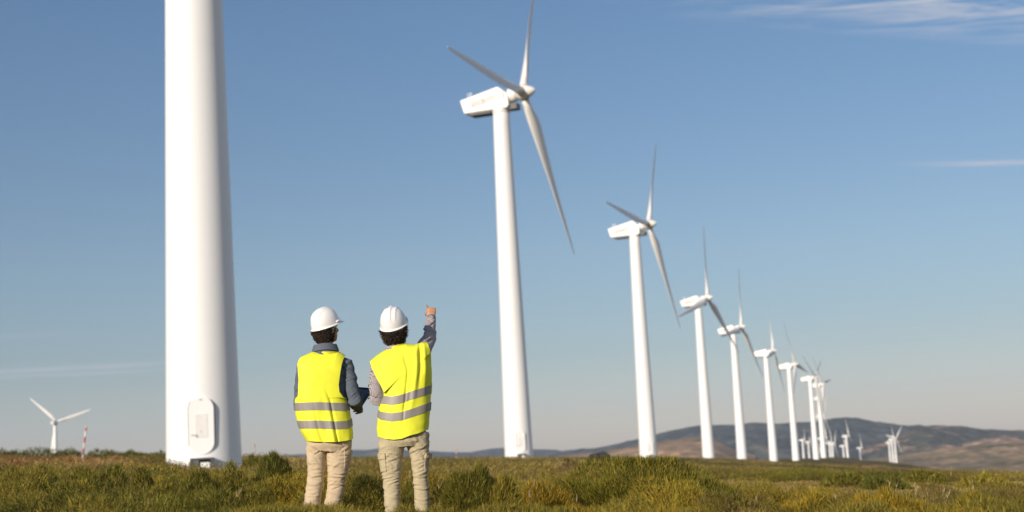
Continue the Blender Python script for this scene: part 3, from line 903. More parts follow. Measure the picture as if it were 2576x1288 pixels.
# dry stalks standing above the heather
B = Blades()
for px, top, Y in [(205, 1262, 10.5), (258, 1272, 10.2), (330, 1205, 12.5), (372, 1262, 10.5), (604, 1235, 10.0), (640, 1120, 12.4), (1112, 1215, 11.5), (1330, 1240, 10.5), (1345, 1212, 11.5),
                   (1450, 1250, 10.2), (2240, 1215, 11.0), (2255, 1222, 11.0), (2330, 1236, 10.5), (2375, 1230, 10.6), (2390, 1240, 10.4), (2560, 1238, 10.6), (2662, 1178, 12), (2555, 1222, 11),
                   (2720, 1226, 11), (1030, 1190, 12.6), (1045, 1200, 12.4), (70, 1210, 12.8), (150, 1225, 12), (2100, 1245, 10.3), (1900, 1250, 10.3), (2447, 1200, 11.5)]:
    T = pt(px * .9 if px > 2500 else px, top, Y)
    bx, by = T.x + random.uniform(-.16, .10), Y + random.uniform(-.1, .1)
    bz = float(terrain(bx, by)) + .05
    k = 7
    pts = [Vector((bx, by, bz)).lerp(T, i / k) + Vector((0.05 * math.sin(i / k * 3) * random.uniform(-1, 1), 0, 0)) for i in range(k + 1)]
    for i in range(k):
        d = (pts[i + 1] - pts[i]); ln = d.length
        B.add(np.array([pts[i][:]] * 3), np.array([(d / ln)[:]] * 3), np.full(3, ln * 1.15), np.full(3, .006 - .0005 * i), tones(3, (.42, .32, .17)))
    m = 14
    B.add(np.array([pts[-1].lerp(pts[-2], t)[:] for t in RNG.random(m)]), np.array([(Vector((random.uniform(-.4, .4), random.uniform(-.4, .4), 1)).normalized())[:] for _ in range(m)]),
          np.full(m, .035), np.full(m, .004), tones(m, (.45, .34, .20)))
o = link('dry_grass', B.build('dry_grass'))
tag(o, 'thin straw coloured grass stalks rising above the heather', 'dry grass', kind='stuff')

# shrubs one can point to: photo x, width, top, distance, colours, label
SHR = [
    (1600, 560, 1176, 12.6, GREEN, LIME, .35, 'big rounded green broom shrub right of centre, largest plant in the heath'),
    (1790, 150, 1222, 12.0, GREEN, OLIVE, .4, 'lower green shoulder of broom leaning against the right side of the biggest shrub'),
    (1370, 190, 1228, 12.2, GOLD, OLIVE, .55, 'orange yellow tinted shrub at the left foot of the biggest green shrub'),
    (1178, 180, 1190, 11.0, GREEN, OLIVE, .4, 'green shrub just right of the khaki trousers of the pointing worker'),
    (1250, 130, 1212, 11.0, OLIVE, LIME, .4, 'small olive tuft between the khaki trousers and the orange tinted shrub'),
    (700, 160, 1152, 13.8, GREEN, DEEP, .35, 'tall green shrub directly left of the beige trousers, in front of the nearest tower'),
    (600, 190, 1182, 13.0, OLIVE, GREEN, .5, 'olive broom shrub below the right corner of the nearest tower base'),
    (505, 170, 1200, 12.6, GREEN, OLIVE, .4, 'bushy green shrub below the step of the nearest tower'),
    (380, 160, 1192, 13.5, OLIVE, DEEP, .3, 'dull olive shrub below the left edge of the nearest tower'),
    (240, 200, 1186, 14.5, OLIVE, GREEN, .5, 'wide olive shrub directly below the red and white pole'),
    (60, 200, 1188, 14.0, GREEN, OLIVE, .45, 'green shrub at the far left edge below the rusty bracken'),
    (110, 220, 1230, 11.8, GREEN, DEEP, .4, 'dark green leafy shrub in the bottom left corner'),
    (420, 180, 1236, 11.4, OLIVE, GOLD, .2, 'yellowish olive tuft in front of the bushy shrub near the tower step'),
    (930, 120, 1200, 13.6, DEEP, GREEN, .4, 'dark green shrub in the gap between the two workers'),  # darkest green: the left worker's shadow is worked into the leaf colour
    (1035, 70, 1205, 13.2, OLIVE, GREEN, .4, 'small tuft showing between the legs of the pointing worker'),
    (1445, 110, 1158, 33, BROWN, DEEP, .3, 'brown withered shrub behind the biggest green shrub on its left'),
    (1350, 110, 1167, 33, LIME, OLIVE, .4, 'bright green low shrub left of the brown withered one'),
    (1230, 120, 1163, 40, OLIVE, BROWN, .3, 'flat olive mound below the foot of the tall middle turbine'),
    (2130, 130, 1200, 26, GREEN, OLIVE, .4, 'dark green mound right of the biggest shrub, below the turbine cluster'),
    (2235, 130, 1214, 24, GREEN, DEEP, .35, 'broad dark green mound on the right slope, with a deep shadow at its right end'),
    (2060, 140, 1188, 34, GREEN, OLIVE, .35, 'low dark mound on the slope under the row of turbines'),
    (2330, 120, 1208, 28, OLIVE, GREEN, .4, 'olive mound right of the broad dark green one'),
    (2480, 140, 1215, 25, OLIVE, LIME, .4, 'pale olive mound near the right edge of the slope'),
    (2010, 150, 1246, 10.4, LIME, GOLD, .25, 'bright yellow green tuft at the bottom right of the biggest shrub'),
    (2230, 240, 1246, 10.0, LIME, GOLD, .4, 'golden green broom along the bottom edge, below the broad dark mound'),
    (2490, 220, 1256, 9.8, LIME, OLIVE, .4, 'yellow green broom in the bottom right corner'),
    (22, 110, 1130, 84, DEEP, GREEN, .4, 'dark bush on the left crest at the very edge of the picture'),
    (95, 110, 1129, 86, DEEP, GREEN, .45, 'dark bush on the left crest just left of the lone distant turbine'),
    (168, 90, 1131, 88, GREEN, DEEP, .45, 'bush on the left crest at the foot of the lone distant turbine'),
    (258, 110, 1130, 86, DEEP, GREEN, .45, 'bush on the left crest just right of the red and white pole'),
    (330, 100, 1133, 86, GREEN, DEEP, .45, 'bush on the left crest midway between pole and nearest tower'),
    (398, 90, 1137, 88, DEEP, GREEN, .45, 'bush on the left crest touching the left edge of the nearest tower'),
    (20, 120, 1158, 42, RUST, BROWN, .4, 'rusty bracken patch at the left edge under the crest bushes'),
    (180, 110, 1150, 60, RUST, STRAW, .35, 'rusty bracken patch left of the red and white pole'),
    (300, 90, 1150, 62, RUST, STRAW, .35, 'rusty bracken patch right of the red and white pole'),
    (640, 80, 1148, 60, GREEN, OLIVE, .4, 'green bush at the right foot of the nearest tower'),
]
for px, wpx, top, Y, c1_, c2_, q, lab in SHR:
    T = pt(px, top, Y)
    z0 = float(terrain(T.x, Y)); h = max(.30, T.z - z0)
    r = wpx / FOC * Y / 2
    near = Y < 20
    B = Blades()
    if near:
        n = int(min(34000, 6000 + 60000 * r * r)); depth = min(r, .62)
        clump(B, T.x, Y + depth * .3, depth, h, n, .056, .0064, c1_, c2_, q, squash=r / depth, lump=.40, upright=.75, jit=.22, out=.9)
    else:
        n = 900 if Y < 50 else 800
        depth = min(r, 1.6)
        clump(B, T.x, Y + depth * .3, depth, h, n, h * .28, .03 if Y < 50 else .055, c1_, c2_, q, squash=r / depth, lump=.3)
    me = B.build('heath_shrub')
    me.transform(Matrix.Translation((-T.x, -Y, -z0)))
    o = link('heath_shrub', me)
    o.location = (T.x, Y, z0)
    tag(o, lab, 'shrub', 'shrubs on the heath')

# ---------------------------------------------------------------- poles, boulder, far hut
def pole(px, base, top, Y, lean, bands, label, sink=.3):
    b = pt(px, base, Y); t = pt(px + lean, top, Y)
    ax = t - b; ln = ax.length
    root = empty('marker_pole', b - ax.normalized() * sink)
    root.rotation_euler = ax.to_track_quat('Z', 'Y').to_euler()
    me = lathe([(.036, 0), (.036, ln + sink - .04), (.031, ln + sink - .005), (.02, ln + sink)], 20, 'shaft')
    link('shaft', me, root, mat=mat_stripes((ln) / bands, .5 - ((sink) / (ln / bands)) % 1 + .0))
    cap = lathe([(.040, ln + sink - .05), (.040, ln + sink + .01), (.03, ln + sink + .02)], 20, 'cap')
    link('cap', cap, root, mat=M_HUTW)
    tag(root, label, 'marker pole', 'red and white marker poles')
pole(206, 1172, 1073, 62, 11, 3.4, 'red and white striped pole leaning right, left of the nearest tower')
pole(1148, 1160, 1118, 150, -1, 3.5, 'small distant red and white pole between pointing worker and tall middle turbine')

def boulder():
    b = pt(1510, 1160, 150); z0 = float(terrain(b.x, b.y))
    g = Geo(); s = 150 / FOC
    g.ball((0, 0, .1), (27 * s, .8, 9 * s), 40, 20); g.ball((8 * s, 0, 6 * s), (13 * s, .6, 8 * s), 30, 16); g.ball((-14 * s, 0, 1 * s), (13 * s, .7, 7 * s), 30, 16)
    me = remesh(g, 'boulder', .06, 3, lambda c, n: .10 * noise.fractal(c * 1.6, 1, 2, 4))
    o = link('boulder', me, mat=M_ROCK); o.location = (b.x, b.y, pt(1510, 1150, 150).z)
    tag(o, 'low dark rounded rock on the heath between the two nearest full turbines', 'rock')
boulder()
# ---------------------------------------------------------------- the two workers
def plane_frame(px, Y):
    """upright frame facing the camera at a photo column: origin on the ground, x right, y away"""
    P = pt(px, 1300, Y)
    b = math.atan2(P.x, P.y)
    X = Vector((math.cos(b), -math.sin(b), 0)); D = Vector((math.sin(b), math.cos(b), 0))
    O = Vector((P.x, P.y, float(terrain(P.x, P.y))))
    def m(px, py, dy=0.0):
        d = cf * FOC + cr * (px - 1288) + cu * (644 - py)
        t = ((O - CAM).dot(D) + dy) / d.dot(D)
        q = CAM + d * t - O
        return Vector((q.dot(X), q.dot(D), q.z))
    return O, -b, m
S_PX = FOC / 11.4        # pixels per metre at the workers

def wrinkle(c, n, s=1.0):
    """soft folds of cloth"""
    a = noise.noise(Vector((c.x * 9, c.y * 9, c.z * 26))) * .5 + noise.noise(Vector((c.x * 22 + 5, c.y * 22, c.z * 40))) * .25
    r = 1 - abs(noise.noise(Vector((c.x * 7 + 3, c.y * 7, c.z * 17 + c.x * 12)))) * 2
    return s * (.0035 * a + .0025 * r)

def set_uv_cyl(me, axis_pts=None):
    """a simple wrap-around cloth map in metres (for the checked weave)"""
    uv = me.uv_layers.new(name='UVMap')
    n = len(me.loops)
    vi = np.empty(n, np.int32); me.loops.foreach_get('vertex_index', vi)
    co = np.empty(len(me.vertices) * 3); me.vertices.foreach_get('co', co); co = co.reshape(-1, 3)[vi]
    u = co[:, 0] + co[:, 1] * 0.6; v = co[:, 2] + co[:, 1] * 0.35
    uv.data.foreach_set('uv', np.stack([u, v], 1).astype(np.float32).ravel())

def finger(g, base, d, n, lens, radii, curls):
    """a bent finger: d is its direction, n the palm side it curls towards"""
    pts = [(base, radii[0])]
    p = Vector(base); dv = Vector(d).normalized(); nn = Vector(n).normalized()
    ax = dv.cross(nn).normalized()
    for l, c, r in zip(lens, curls, radii[1:]):
        dv = Matrix.Rotation(rad(c), 3, ax) @ dv
        p = p + dv * l
        pts.append((p.copy(), r))
    g.limb(pts, 10, ref=ax)

def hand(g, wrist, d, thumb_side, palm, curls, index=None, thumb=None, s=1.0):
    """palm, four unequal fingers and a thumb from the side of the palm"""
    d = Vector(d).normalized(); t = Vector(thumb_side); t = (t - d * t.dot(d)).normalized(); p = Vector(palm); p = (p - d * p.dot(d) - t * p.dot(t)).normalized()
    w = Vector(wrist)
    pts = [(w, .027 * s, .020 * s), (w + d * .03 * s, .034 * s, .018 * s), (w + d * .065 * s, .041 * s, .017 * s), (w + d * .092 * s, .041 * s, .015 * s), (w + d * .104 * s, .036 * s, .010 * s)]
    g.tube(pts, 18, ref=p)
    for k, (off, ln) in enumerate(((.031, .92), (.0105, 1.0), (-.0105, .95), (-.031, .75))):
        base = w + d * (.092 - abs(off - .005) * .25) * s + t * off * s
        L3 = [.044 * ln * s, .028 * ln * s, .022 * ln * s]
        cu_ = index if (k == 0 and index is not None) else curls
        finger(g, base, d + t * off * 2.2, p, L3, [.0098 * s, .0092 * s, .0085 * s, .0075 * s], [c * (1 + .05 * k) for c in cu_])
    td, tc = thumb if thumb else ((d * .6 + t * .75 + p * .25), (8, 12))
    finger(g, w + d * .028 * s + t * .026 * s + p * .004, td, p, [.040 * s, .034 * s, .028 * s], [.0135 * s, .0115 * s, .0105 * s, .009 * s], [0, tc[0], tc[1]])

def head_geo(g, c, R):
    """skull, jaw, face with brow, nose, lips, eyes and ears; +y is the face; c is the centre of the skull"""
    def P(x, y, z): return c + R @ Vector((x, y, z))
    g.ball(c, (.076, .094, .098), 26, 18, R)
    g.ball(P(0, .030, -.060), (.056, .062, .062), 22, 14, R)
    g.ball(P(0, .062, -.098), (.026, .024, .020), 14, 10, R)
    g.limb([(P(0, .088, .002), .011), (P(0, .104, -.028), .0135), (P(0, .106, -.040), .013)], 12)
    for sx in (-1, 1):
        g.ball(P(.014 * sx, .092, -.042), (.010, .011, .008), 10, 8, R)
        g.ball(P(.032 * sx, .083, .022), (.024, .012, .008), 14, 8, R)
        g.ball(P(.045 * sx, .066, -.030), (.020, .020, .018), 14, 10, R)
        g.ball(P(.079 * sx, -.006, -.018), (.009, .018, .031), 14, 12, R)
        g.ball(P(.081 * sx, -.012, -.040), (.007, .010, .010), 10, 8, R)
    g.ball(P(0, .084, -.069), (.024, .012, .007), 14, 8, R)
    g.ball(P(0, .082, -.078), (.021, .012, .007), 14, 8, R)

def body_mats(me, c, R):
    """skin, with lips and eyes coloured in place"""
    me.materials.append(M_SKIN); me.materials.append(M_LIP); me.materials.append(M_EYE)
    Ri = R.inverted()
    for p in me.polygons:
        q = Ri @ (p.center - c)
        if q.y > .078 and -.084 < q.z < -.064 and abs(q.x) < .024: p.material_index = 1
        elif q.y > .066 and abs(abs(q.x) - .031) < .011 and abs(q.z - .004) < .0055: p.material_index = 2

def hair(c, R, curl, down, parent, seed):
    """a curly head of hair under the hat: a clumped shell with many short locks"""
    rnd = random.Random(seed)
    g = Geo()
    g.ball(c + R @ Vector((0, -.010, .0)), (.083, .096, .098), 40, 26, R)
    g.ball(c + R @ Vector((0, -.044, -.058 * down)), (.070, .058, .062 * down), 30, 18, R)
    Ri = R.inverted()
    n0 = 2600
    for k in range(n0):
        th = rnd.uniform(0, 2 * math.pi); ph = rnd.uniform(-1.15, .35)
        v = Vector((math.cos(ph) * math.sin(th), -math.cos(ph) * math.cos(th), math.sin(ph)))
        if v.y > .25 and v.z < .35: continue                        # keep the face clear
        if v.z < -.80 * down: continue
        p = Vector((v.x * .083, v.y * .096 - .012, v.z * .098 * (down if v.z < 0 else 1)))
        if v.z < 0 and v.y < 0: p.y -= .010
        d = (v + Vector((rnd.uniform(-.7, .7), rnd.uniform(-.7, .3), -.55 + rnd.uniform(-.6, .4)))).normalized()
        l = rnd.uniform(.014, .030) * curl
        s_ = d.cross(Vector((rnd.uniform(-1, 1), rnd.uniform(-1, 1), rnd.uniform(-1, 1)))).normalized()
        q = [p, p + d * l * .5 + s_ * .006 * curl, p + d * l * .9 - s_ * .003, p + d * l * 1.1 - s_ * .010 * curl + Vector((0, 0, .004))]
        W_ = [c + R @ a for a in q]
        g.tube([(W_[0], .0030, .0030), (W_[1], .0028, .0028), (W_[2], .0020, .0020), (W_[3], .0006, .0006)], 4, ref=Vector((.3, 1, .2)))
    me = g.me('hair')
    # no hair over the face
    bm = bmesh.new(); bm.from_mesh(me)
    kill = [f for f in bm.faces if (lambda q: q.y > .045 and q.z < .055)(Ri @ (f.calc_center_median() - c))]
    bmesh.ops.delete(bm, geom=kill, context='FACES')
    bm.to_mesh(me); bm.free()
    return link('hair', me, parent, M_HAIR)

def trim_hair(o, c, R):
    """hair ends inside the hat"""
    Ri = R.inverted()
    for h in o.children:
        if h.name.startswith('hair'):
            bm = bmesh.new(); bm.from_mesh(h.data)
            def out(q): return q.z > .012 or (q.z > -.016 and (q.x / .098) ** 2 + (q.y / .116) ** 2 > 1)
            bmesh.ops.delete(bm, geom=[f for f in bm.faces if out(Ri @ (f.calc_center_median() - c))], context='FACES')
            bm.to_mesh(h.data); bm.free()

def hard_hat(c, R, parent):
    """ribbed dome, rim, peak, side slots, harness band with tabs and an ear clip; +y is the front"""
    rw, rl, hh = .106, .125, .141
    nA, nE = 144, 40
    V = []; Fc = []
    def dome(a, e):
        x = math.sin(a) * math.cos(e) ** .86; y = math.cos(a) * math.cos(e) ** .86; z = math.sin(e) ** .95 if e > 0 else 0
        X, Yy, Z = x * rw, y * rl, z * hh
        rib = 0
        for x0, w0, h0 in ((0, .017, .0075), (-.046, .009, .004), (.046, .009, .004)):
            dd = (X - x0) / w0
            rib += h0 * max(0, min(1, 2.2 - abs(dd) * 2.0)) if abs(dd) < 1.1 else 0
        fade = max(0, min(1, (e - .35) / .35)) * (1 if abs(Yy) < rl * .93 else .3)
        n = Vector((X / rw ** 2, Yy / rl ** 2, Z / hh ** 2 + 1e-6)).normalized()
        return Vector((X, Yy, Z)) + n * rib * fade
    def flare(a, t):
        """rim and peak: t 0..1 outwards"""
        pk = max(0, math.cos(a)) ** 3
        ex = .011 + .032 * pk
        b = dome(a, 0.0)
        n = Vector((math.sin(a), math.cos(a), 0))
        return b + n * ex * t + Vector((0, 0, -.006 * t - .012 * pk * t * t))
    rings = []
    rings.append([flare(2 * math.pi * k / nA, 1.0) + Vector((0, 0, -.0045)) for k in range(nA)])
    rings.append([flare(2 * math.pi * k / nA, 1.0) for k in range(nA)])
    rings.append([flare(2 * math.pi * k / nA, .5) for k in range(nA)])
    rings.append([flare(2 * math.pi * k / nA, .12) for k in range(nA)])
    for j in range(nE):
        e = .02 + (math.pi / 2 - .02) * j / (nE - 1) * .995
        rings.append([dome(2 * math.pi * k / nA, e) for k in range(nA)])
    inner = [[v * .965 + Vector((0, 0, -.002)) for v in rings[i]] for i in range(len(rings) - 1, 3, -2)]
    low = [v * .97 + Vector((0, 0, -.004)) for v in rings[3]]
    rings += inner + [low, rings[0]]
    m = len(rings)
    for r_ in rings: V += r_
    for i in range(m - 1):
        for k in range(nA):
            k2 = (k + 1) % nA
            Fc.append((i * nA + k, i * nA + k2, (i + 1) * nA + k2, (i + 1) * nA + k))
    T = lambda V: [c + R @ v for v in V]
    hat = link('hard_hat', mesh('hard_hat', T(V), Fc), parent, M_HAT)
    for sx in (-1, 1):
        g = Geo()
        p = [Vector((sx * rw * math.sin(a) * 1.035, rl * math.cos(a) * 1.03, .012 + .010 * (1.35 - a))) for a in (1.35, 1.1, .85)]
        g.tube([(c + R @ q, .0085, .006) for q in p], 10, ref=Vector((0, 0, 1)))
        link('side_slot', g.me('side_slot'), hat, M_HAT)
    V = []; Fc = []
    n = 64
    for k in range(n):
        a = 2 * math.pi * k / n
        for rr, z in ((.925, .008), (.915, -.030 - .012 * max(0, -math.cos(a)))):
            V.append(c + R @ Vector((math.sin(a) * rw * rr * .86, math.cos(a) * rl * rr * .86, z)))
    for k in range(n):
        k2 = (k + 1) % n
        Fc.append((2 * k, 2 * k2, 2 * k2 + 1, 2 * k + 1))
    hb = link('headband', solid_sheet(V, Fc, .002, 'headband'), hat, M_HATIN)
    for a in (2.2, 2.75, 3.5, 4.1):
        g = Geo()
        q = Vector((math.sin(a) * rw * .97, math.cos(a) * rl * .97, -.012))
        Rz = Matrix.Rotation(-a, 3, 'Z')
        g.box(c + R @ q, (.008, .004, .010), R @ Rz)
        link('strap_tab', g.me('strap_tab', False), hat, M_HATIN)
    for sx in (-1, 1):
        g = Geo()
        q = Vector((sx * (rw * .86), -.012, -.032))
        Rb = Matrix.Rotation(rad(90), 3, 'Y')
        g.ball(c + R @ q, (.006, .014, .016), 14, 10, R); g.tube([(c + R @ (q + Vector((0, 0, .03))), .008, .004), (c + R @ q, .006, .004), (c + R @ (q + Vector((0, -.012, -.03))), .004, .003)], 10, ref=R @ Vector((1, 0, 0)))
        link('ear_clip', g.me('ear_clip'), hat, M_HATIN)
    return hat

def make_vest(m, spec, parent):
    """hi-vis vest cut to a measured outline: hem, left and right edges (side seam up to the armpit, then the armhole) and
    shoulder line; front and back panel, joined at the side seams and shoulders, open at armholes and neck"""
    va = spec['va']
    def poly(pts):
        P = [Vector((a, b)) for a, b in pts]
        d = [0.0]
        for i in range(1, len(P)): d.append(d[-1] + (P[i] - P[i - 1]).length)
        d = [x / d[-1] for x in d]
        xs = [q.x for q in P]; ys = [q.y for q in P]
        return lambda t: Vector((float(np.interp(t, d, xs)), float(np.interp(t, d, ys))))
    def edge(side_pts, arm_pts):
        A, Bf = poly(side_pts), poly(arm_pts)
        return lambda v: A(v / va) if v <= va else Bf((v - va) / (1 - va))
    Lf, Rf = edge(spec['side_l'], spec['arm_l']), edge(spec['side_r'], spec['arm_r'])
    hem, top = poly(spec['hem']), poly(spec['top'])
    bl, br, tl, tr = hem(0), hem(1), top(0), top(1)
    rv = [r[0] for r in spec['ring']]; r0 = [r[1] for r in spec['ring']]; r1 = [r[2] for r in spec['ring']]; rd = [r[3] for r in spec['ring']]
    n0, n1 = spec['neck']
    def px(u, v):
        s = (u + 1) / 2
        return hem(s) * (1 - v) + top(s) * v + Lf(v) * (1 - s) + Rf(v) * s - (bl * (1 - s) * (1 - v) + br * s * (1 - v) + tl * (1 - s) * v + tr * s * v)
    def surf(side, u, v, off=0.0):
        q = px(u, v)
        a, b = np.interp(v, rv, r0), np.interp(v, rv, r1)
        t = max(-1, min(1, (q.x - (a + b) / 2) / ((b - a) / 2)))
        if v <= va: t = u if abs(u) > abs(t) else t
        s = max(0.0, 1 - abs(t) ** 2.6) ** .45
        d = float(np.interp(v, rv, rd)) * s
        w = max(0.0, (v - va) / (1 - va))
        d *= max(0.0, 1 - w ** 7) ** .5
        nk = 0.0
        if n0 < q.x < n1:
            nk = max(0.0, 1 - ((q.x - (n0 + n1) / 2) / ((n1 - n0) / 2)) ** 2) ** .5
            d = max(d, .094 * nk * w)
        y = spec['lean'] + side * d * (1 if side < 0 else .92)
        p = m(q.x, q.y, y)
        if side > 0 and nk: p.z -= .10 * nk * w ** 4
        f = spec['fold'](u, v, side)
        nrm = Vector((t * .8 * (1 - s * .7), side * max(s, .15), 0)).normalized()
        k = .006 * noise.noise(Vector((p.x * 6, p.z * 2.6, side * 3 + spec['seed']))) + .0030 * noise.noise(Vector((p.x * 16, p.z * 9, side * 5 + spec['seed'])))
        r = 1 - abs(noise.noise(Vector((p.x * 5 + p.z * 2.5, p.z * 3 - p.x * 2, side * 3 + spec['seed'])))) * 5
        k -= .0040 * max(0, r)
        return p + nrm * (off + f + k * (1 - .6 * w))
    nu, nv = 84, 96
    V = []; Fc = []
    us = [-1 + 2 * i / nu for i in range(nu + 1)]; vs = [j / nv for j in range(nv + 1)]
    for side in (-1, 1):
        b = len(V)
        for v in vs:
            for u in us: V.append(surf(side, u, v))
        for j in range(nv):
            for i in range(nu):
                a = b + j * (nu + 1) + i
                f = (a, a + 1, a + nu + 2, a + nu + 1)
                Fc.append(f if side < 0 else f[::-1])
    me = mesh('vest_raw', V, Fc)
    bm = bmesh.new(); bm.from_mesh(me); bm.verts.ensure_lookup_table()
    N1 = (nu + 1) * (nv + 1); tm = {}
    for j in range(nv + 1):
        for i in range(nu + 1):
            q = px(us[i], vs[j])
            w = (i in (0, nu) and vs[j] < va) or (j == nv and not (n0 - 1.5 < q.x < n1 + 1.5))
            if w:
                a = bm.verts[j * (nu + 1) + i]; c = bm.verts[N1 + j * (nu + 1) + i]
                mid = (a.co + c.co) / 2; a.co = mid; c.co = mid; tm[c] = a
    bmesh.ops.weld_verts(bm, targetmap=tm)
    bmesh.ops.recalc_face_normals(bm, faces=bm.faces)
    thicken(bm, .004)
    bpy.data.meshes.remove(me)
    ves = link('safety_vest', crisp(bm_mesh('safety_vest', bm, True), 50), parent, M_VEST)
    # reflective bands: follow the cloth at a measured height
    for bl_ in spec['bands']:
        bx = [c[0] for c in bl_]; by = [c[1] for c in bl_]
        hw = spec['band_h'] * S_PX / 2
        n = 84
        def find_v(u, dy):
            lo, hi = 0.0, 1.0
            for _ in range(24):
                md = (lo + hi) / 2
                q = px(u, md)
                if q.y > float(np.interp(q.x, bx, by)) + dy: lo = md
                else: hi = md
            return lo
        V = []; Fc = []
        seq = [(-1, -1 + 2 * i / n) for i in range(n + 1)] + [(1, 1 - 2 * i / n) for i in range(n + 1)]
        for side, u in seq:
            for dy in (hw, 0, -hw): V.append(surf(side, u, find_v(u, dy), .0032))
        for i in range(len(seq) - 1):
            for k in range(2): Fc.append((i * 3 + k, i * 3 + k + 1, (i + 1) * 3 + k + 1, (i + 1) * 3 + k))
        link('reflective_band', solid_sheet(V, Fc, .001, 'reflective_band'), ves, M_TAPE)
    return ves, surf

def trouser_leg(g, m, rows, dep):
    """rows: (py, left px, right px, dy)"""
    pts = []
    for py, a, b, dy in rows:
        p = m((a + b) / 2, py, dy); w = (m(b, py, dy).x - m(a, py, dy).x) / 2
        pts.append((p, w, max(w * dep, .06)))
    g.tube(pts, 28, ref=Vector((0, 1, 0)), power=.9)

def fold_z(z0, amp, w):
    return lambda c: amp * math.exp(-((c.z - z0) / w) ** 2)

def raised(me, parent, name, axis, a0, a1, z0, z1, h, mt, corner=.25):
    """a clean patch pocket laid on the leg: a grid cast onto the cloth and lifted off it. Angles from +x, anticlockwise"""
    from mathutils.bvhtree import BVHTree
    bm0 = bmesh.new(); bm0.from_mesh(me); bv = BVHTree.FromBMesh(bm0); bm0.free()
    nu, nv = 14, 14; V = []
    for j in range(nv + 1):
        for i in range(nu + 1):
            u, v = i / nu, j / nv
            z = z0 + (z1 - z0) * v
            a = rad(a0 + (a1 - a0) * u)
            d = Vector((math.cos(a), math.sin(a), 0)); o = Vector((axis.x, axis.y, z))
            hit = bv.ray_cast(o + d * .4, -d)[0]
            V.append((hit if hit is not None else o + d * .085))
    R_ = [v.copy() for v in V]
    for _ in range(4):
        for j in range(1, nv):
            for i in range(1, nu):
                k = j * (nu + 1) + i
                R_[k] = (R_[k] * 2 + R_[k - 1] + R_[k + 1] + R_[k - nu - 1] + R_[k + nu + 1]) / 6
    V = [v + Vector((v.x - axis.x, v.y - axis.y, 0)).normalized() * h for v in R_]
    Fc = [(j * (nu + 1) + i, j * (nu + 1) + i + 1, (j + 1) * (nu + 1) + i + 1, (j + 1) * (nu + 1) + i) for j in range(nv) for i in range(nu)]
    return link(name, solid_sheet(V, Fc, h + .004, name), parent, mt)

def cloth_folds(m, seed, legs):
    """creases behind the knees, under the seat and at the ankles; legs: (left px, right px)"""
    rnd = random.Random(seed); F_ = []
    for a, b in legs:
        for py, sp, cnt, dep, tilt in ((1207, 11, 6, .0050, .15), (1190, 8, 2, .004, .3), (1228, 9, 3, .004, .2), (1137, 12, 4, .0045, .55), (1160, 14, 3, .0036, .8), (1255, 12, 3, .0025, .25)):
            for _ in range(cnt):
                c = m(rnd.uniform(a + 4, b - 4), py + rnd.gauss(0, sp), 0)
                F_.append((c.x, c.z, rnd.choice((-1, 1)) * abs(rnd.gauss(tilt, .2)), rnd.uniform(.025, .07), rnd.uniform(.005, .010), dep * rnd.uniform(.6, 1.3), rnd.uniform(-3, 3)))
    return F_
def sleeve_folds(seed, pts):
    rnd = random.Random(seed); F_ = []
    for a, b, n_ in pts:
        for _ in range(n_):
            c = a.lerp(b, rnd.random())
            F_.append((c.x + rnd.gauss(0, .015), c.z, rnd.choice((-1, 1)) * rnd.uniform(.3, .9), rnd.uniform(.025, .05), rnd.uniform(.005, .009), rnd.uniform(.003, .007), rnd.uniform(-3, 3)))
    return F_

GP = 'two workers in hard hats and yellow vests'
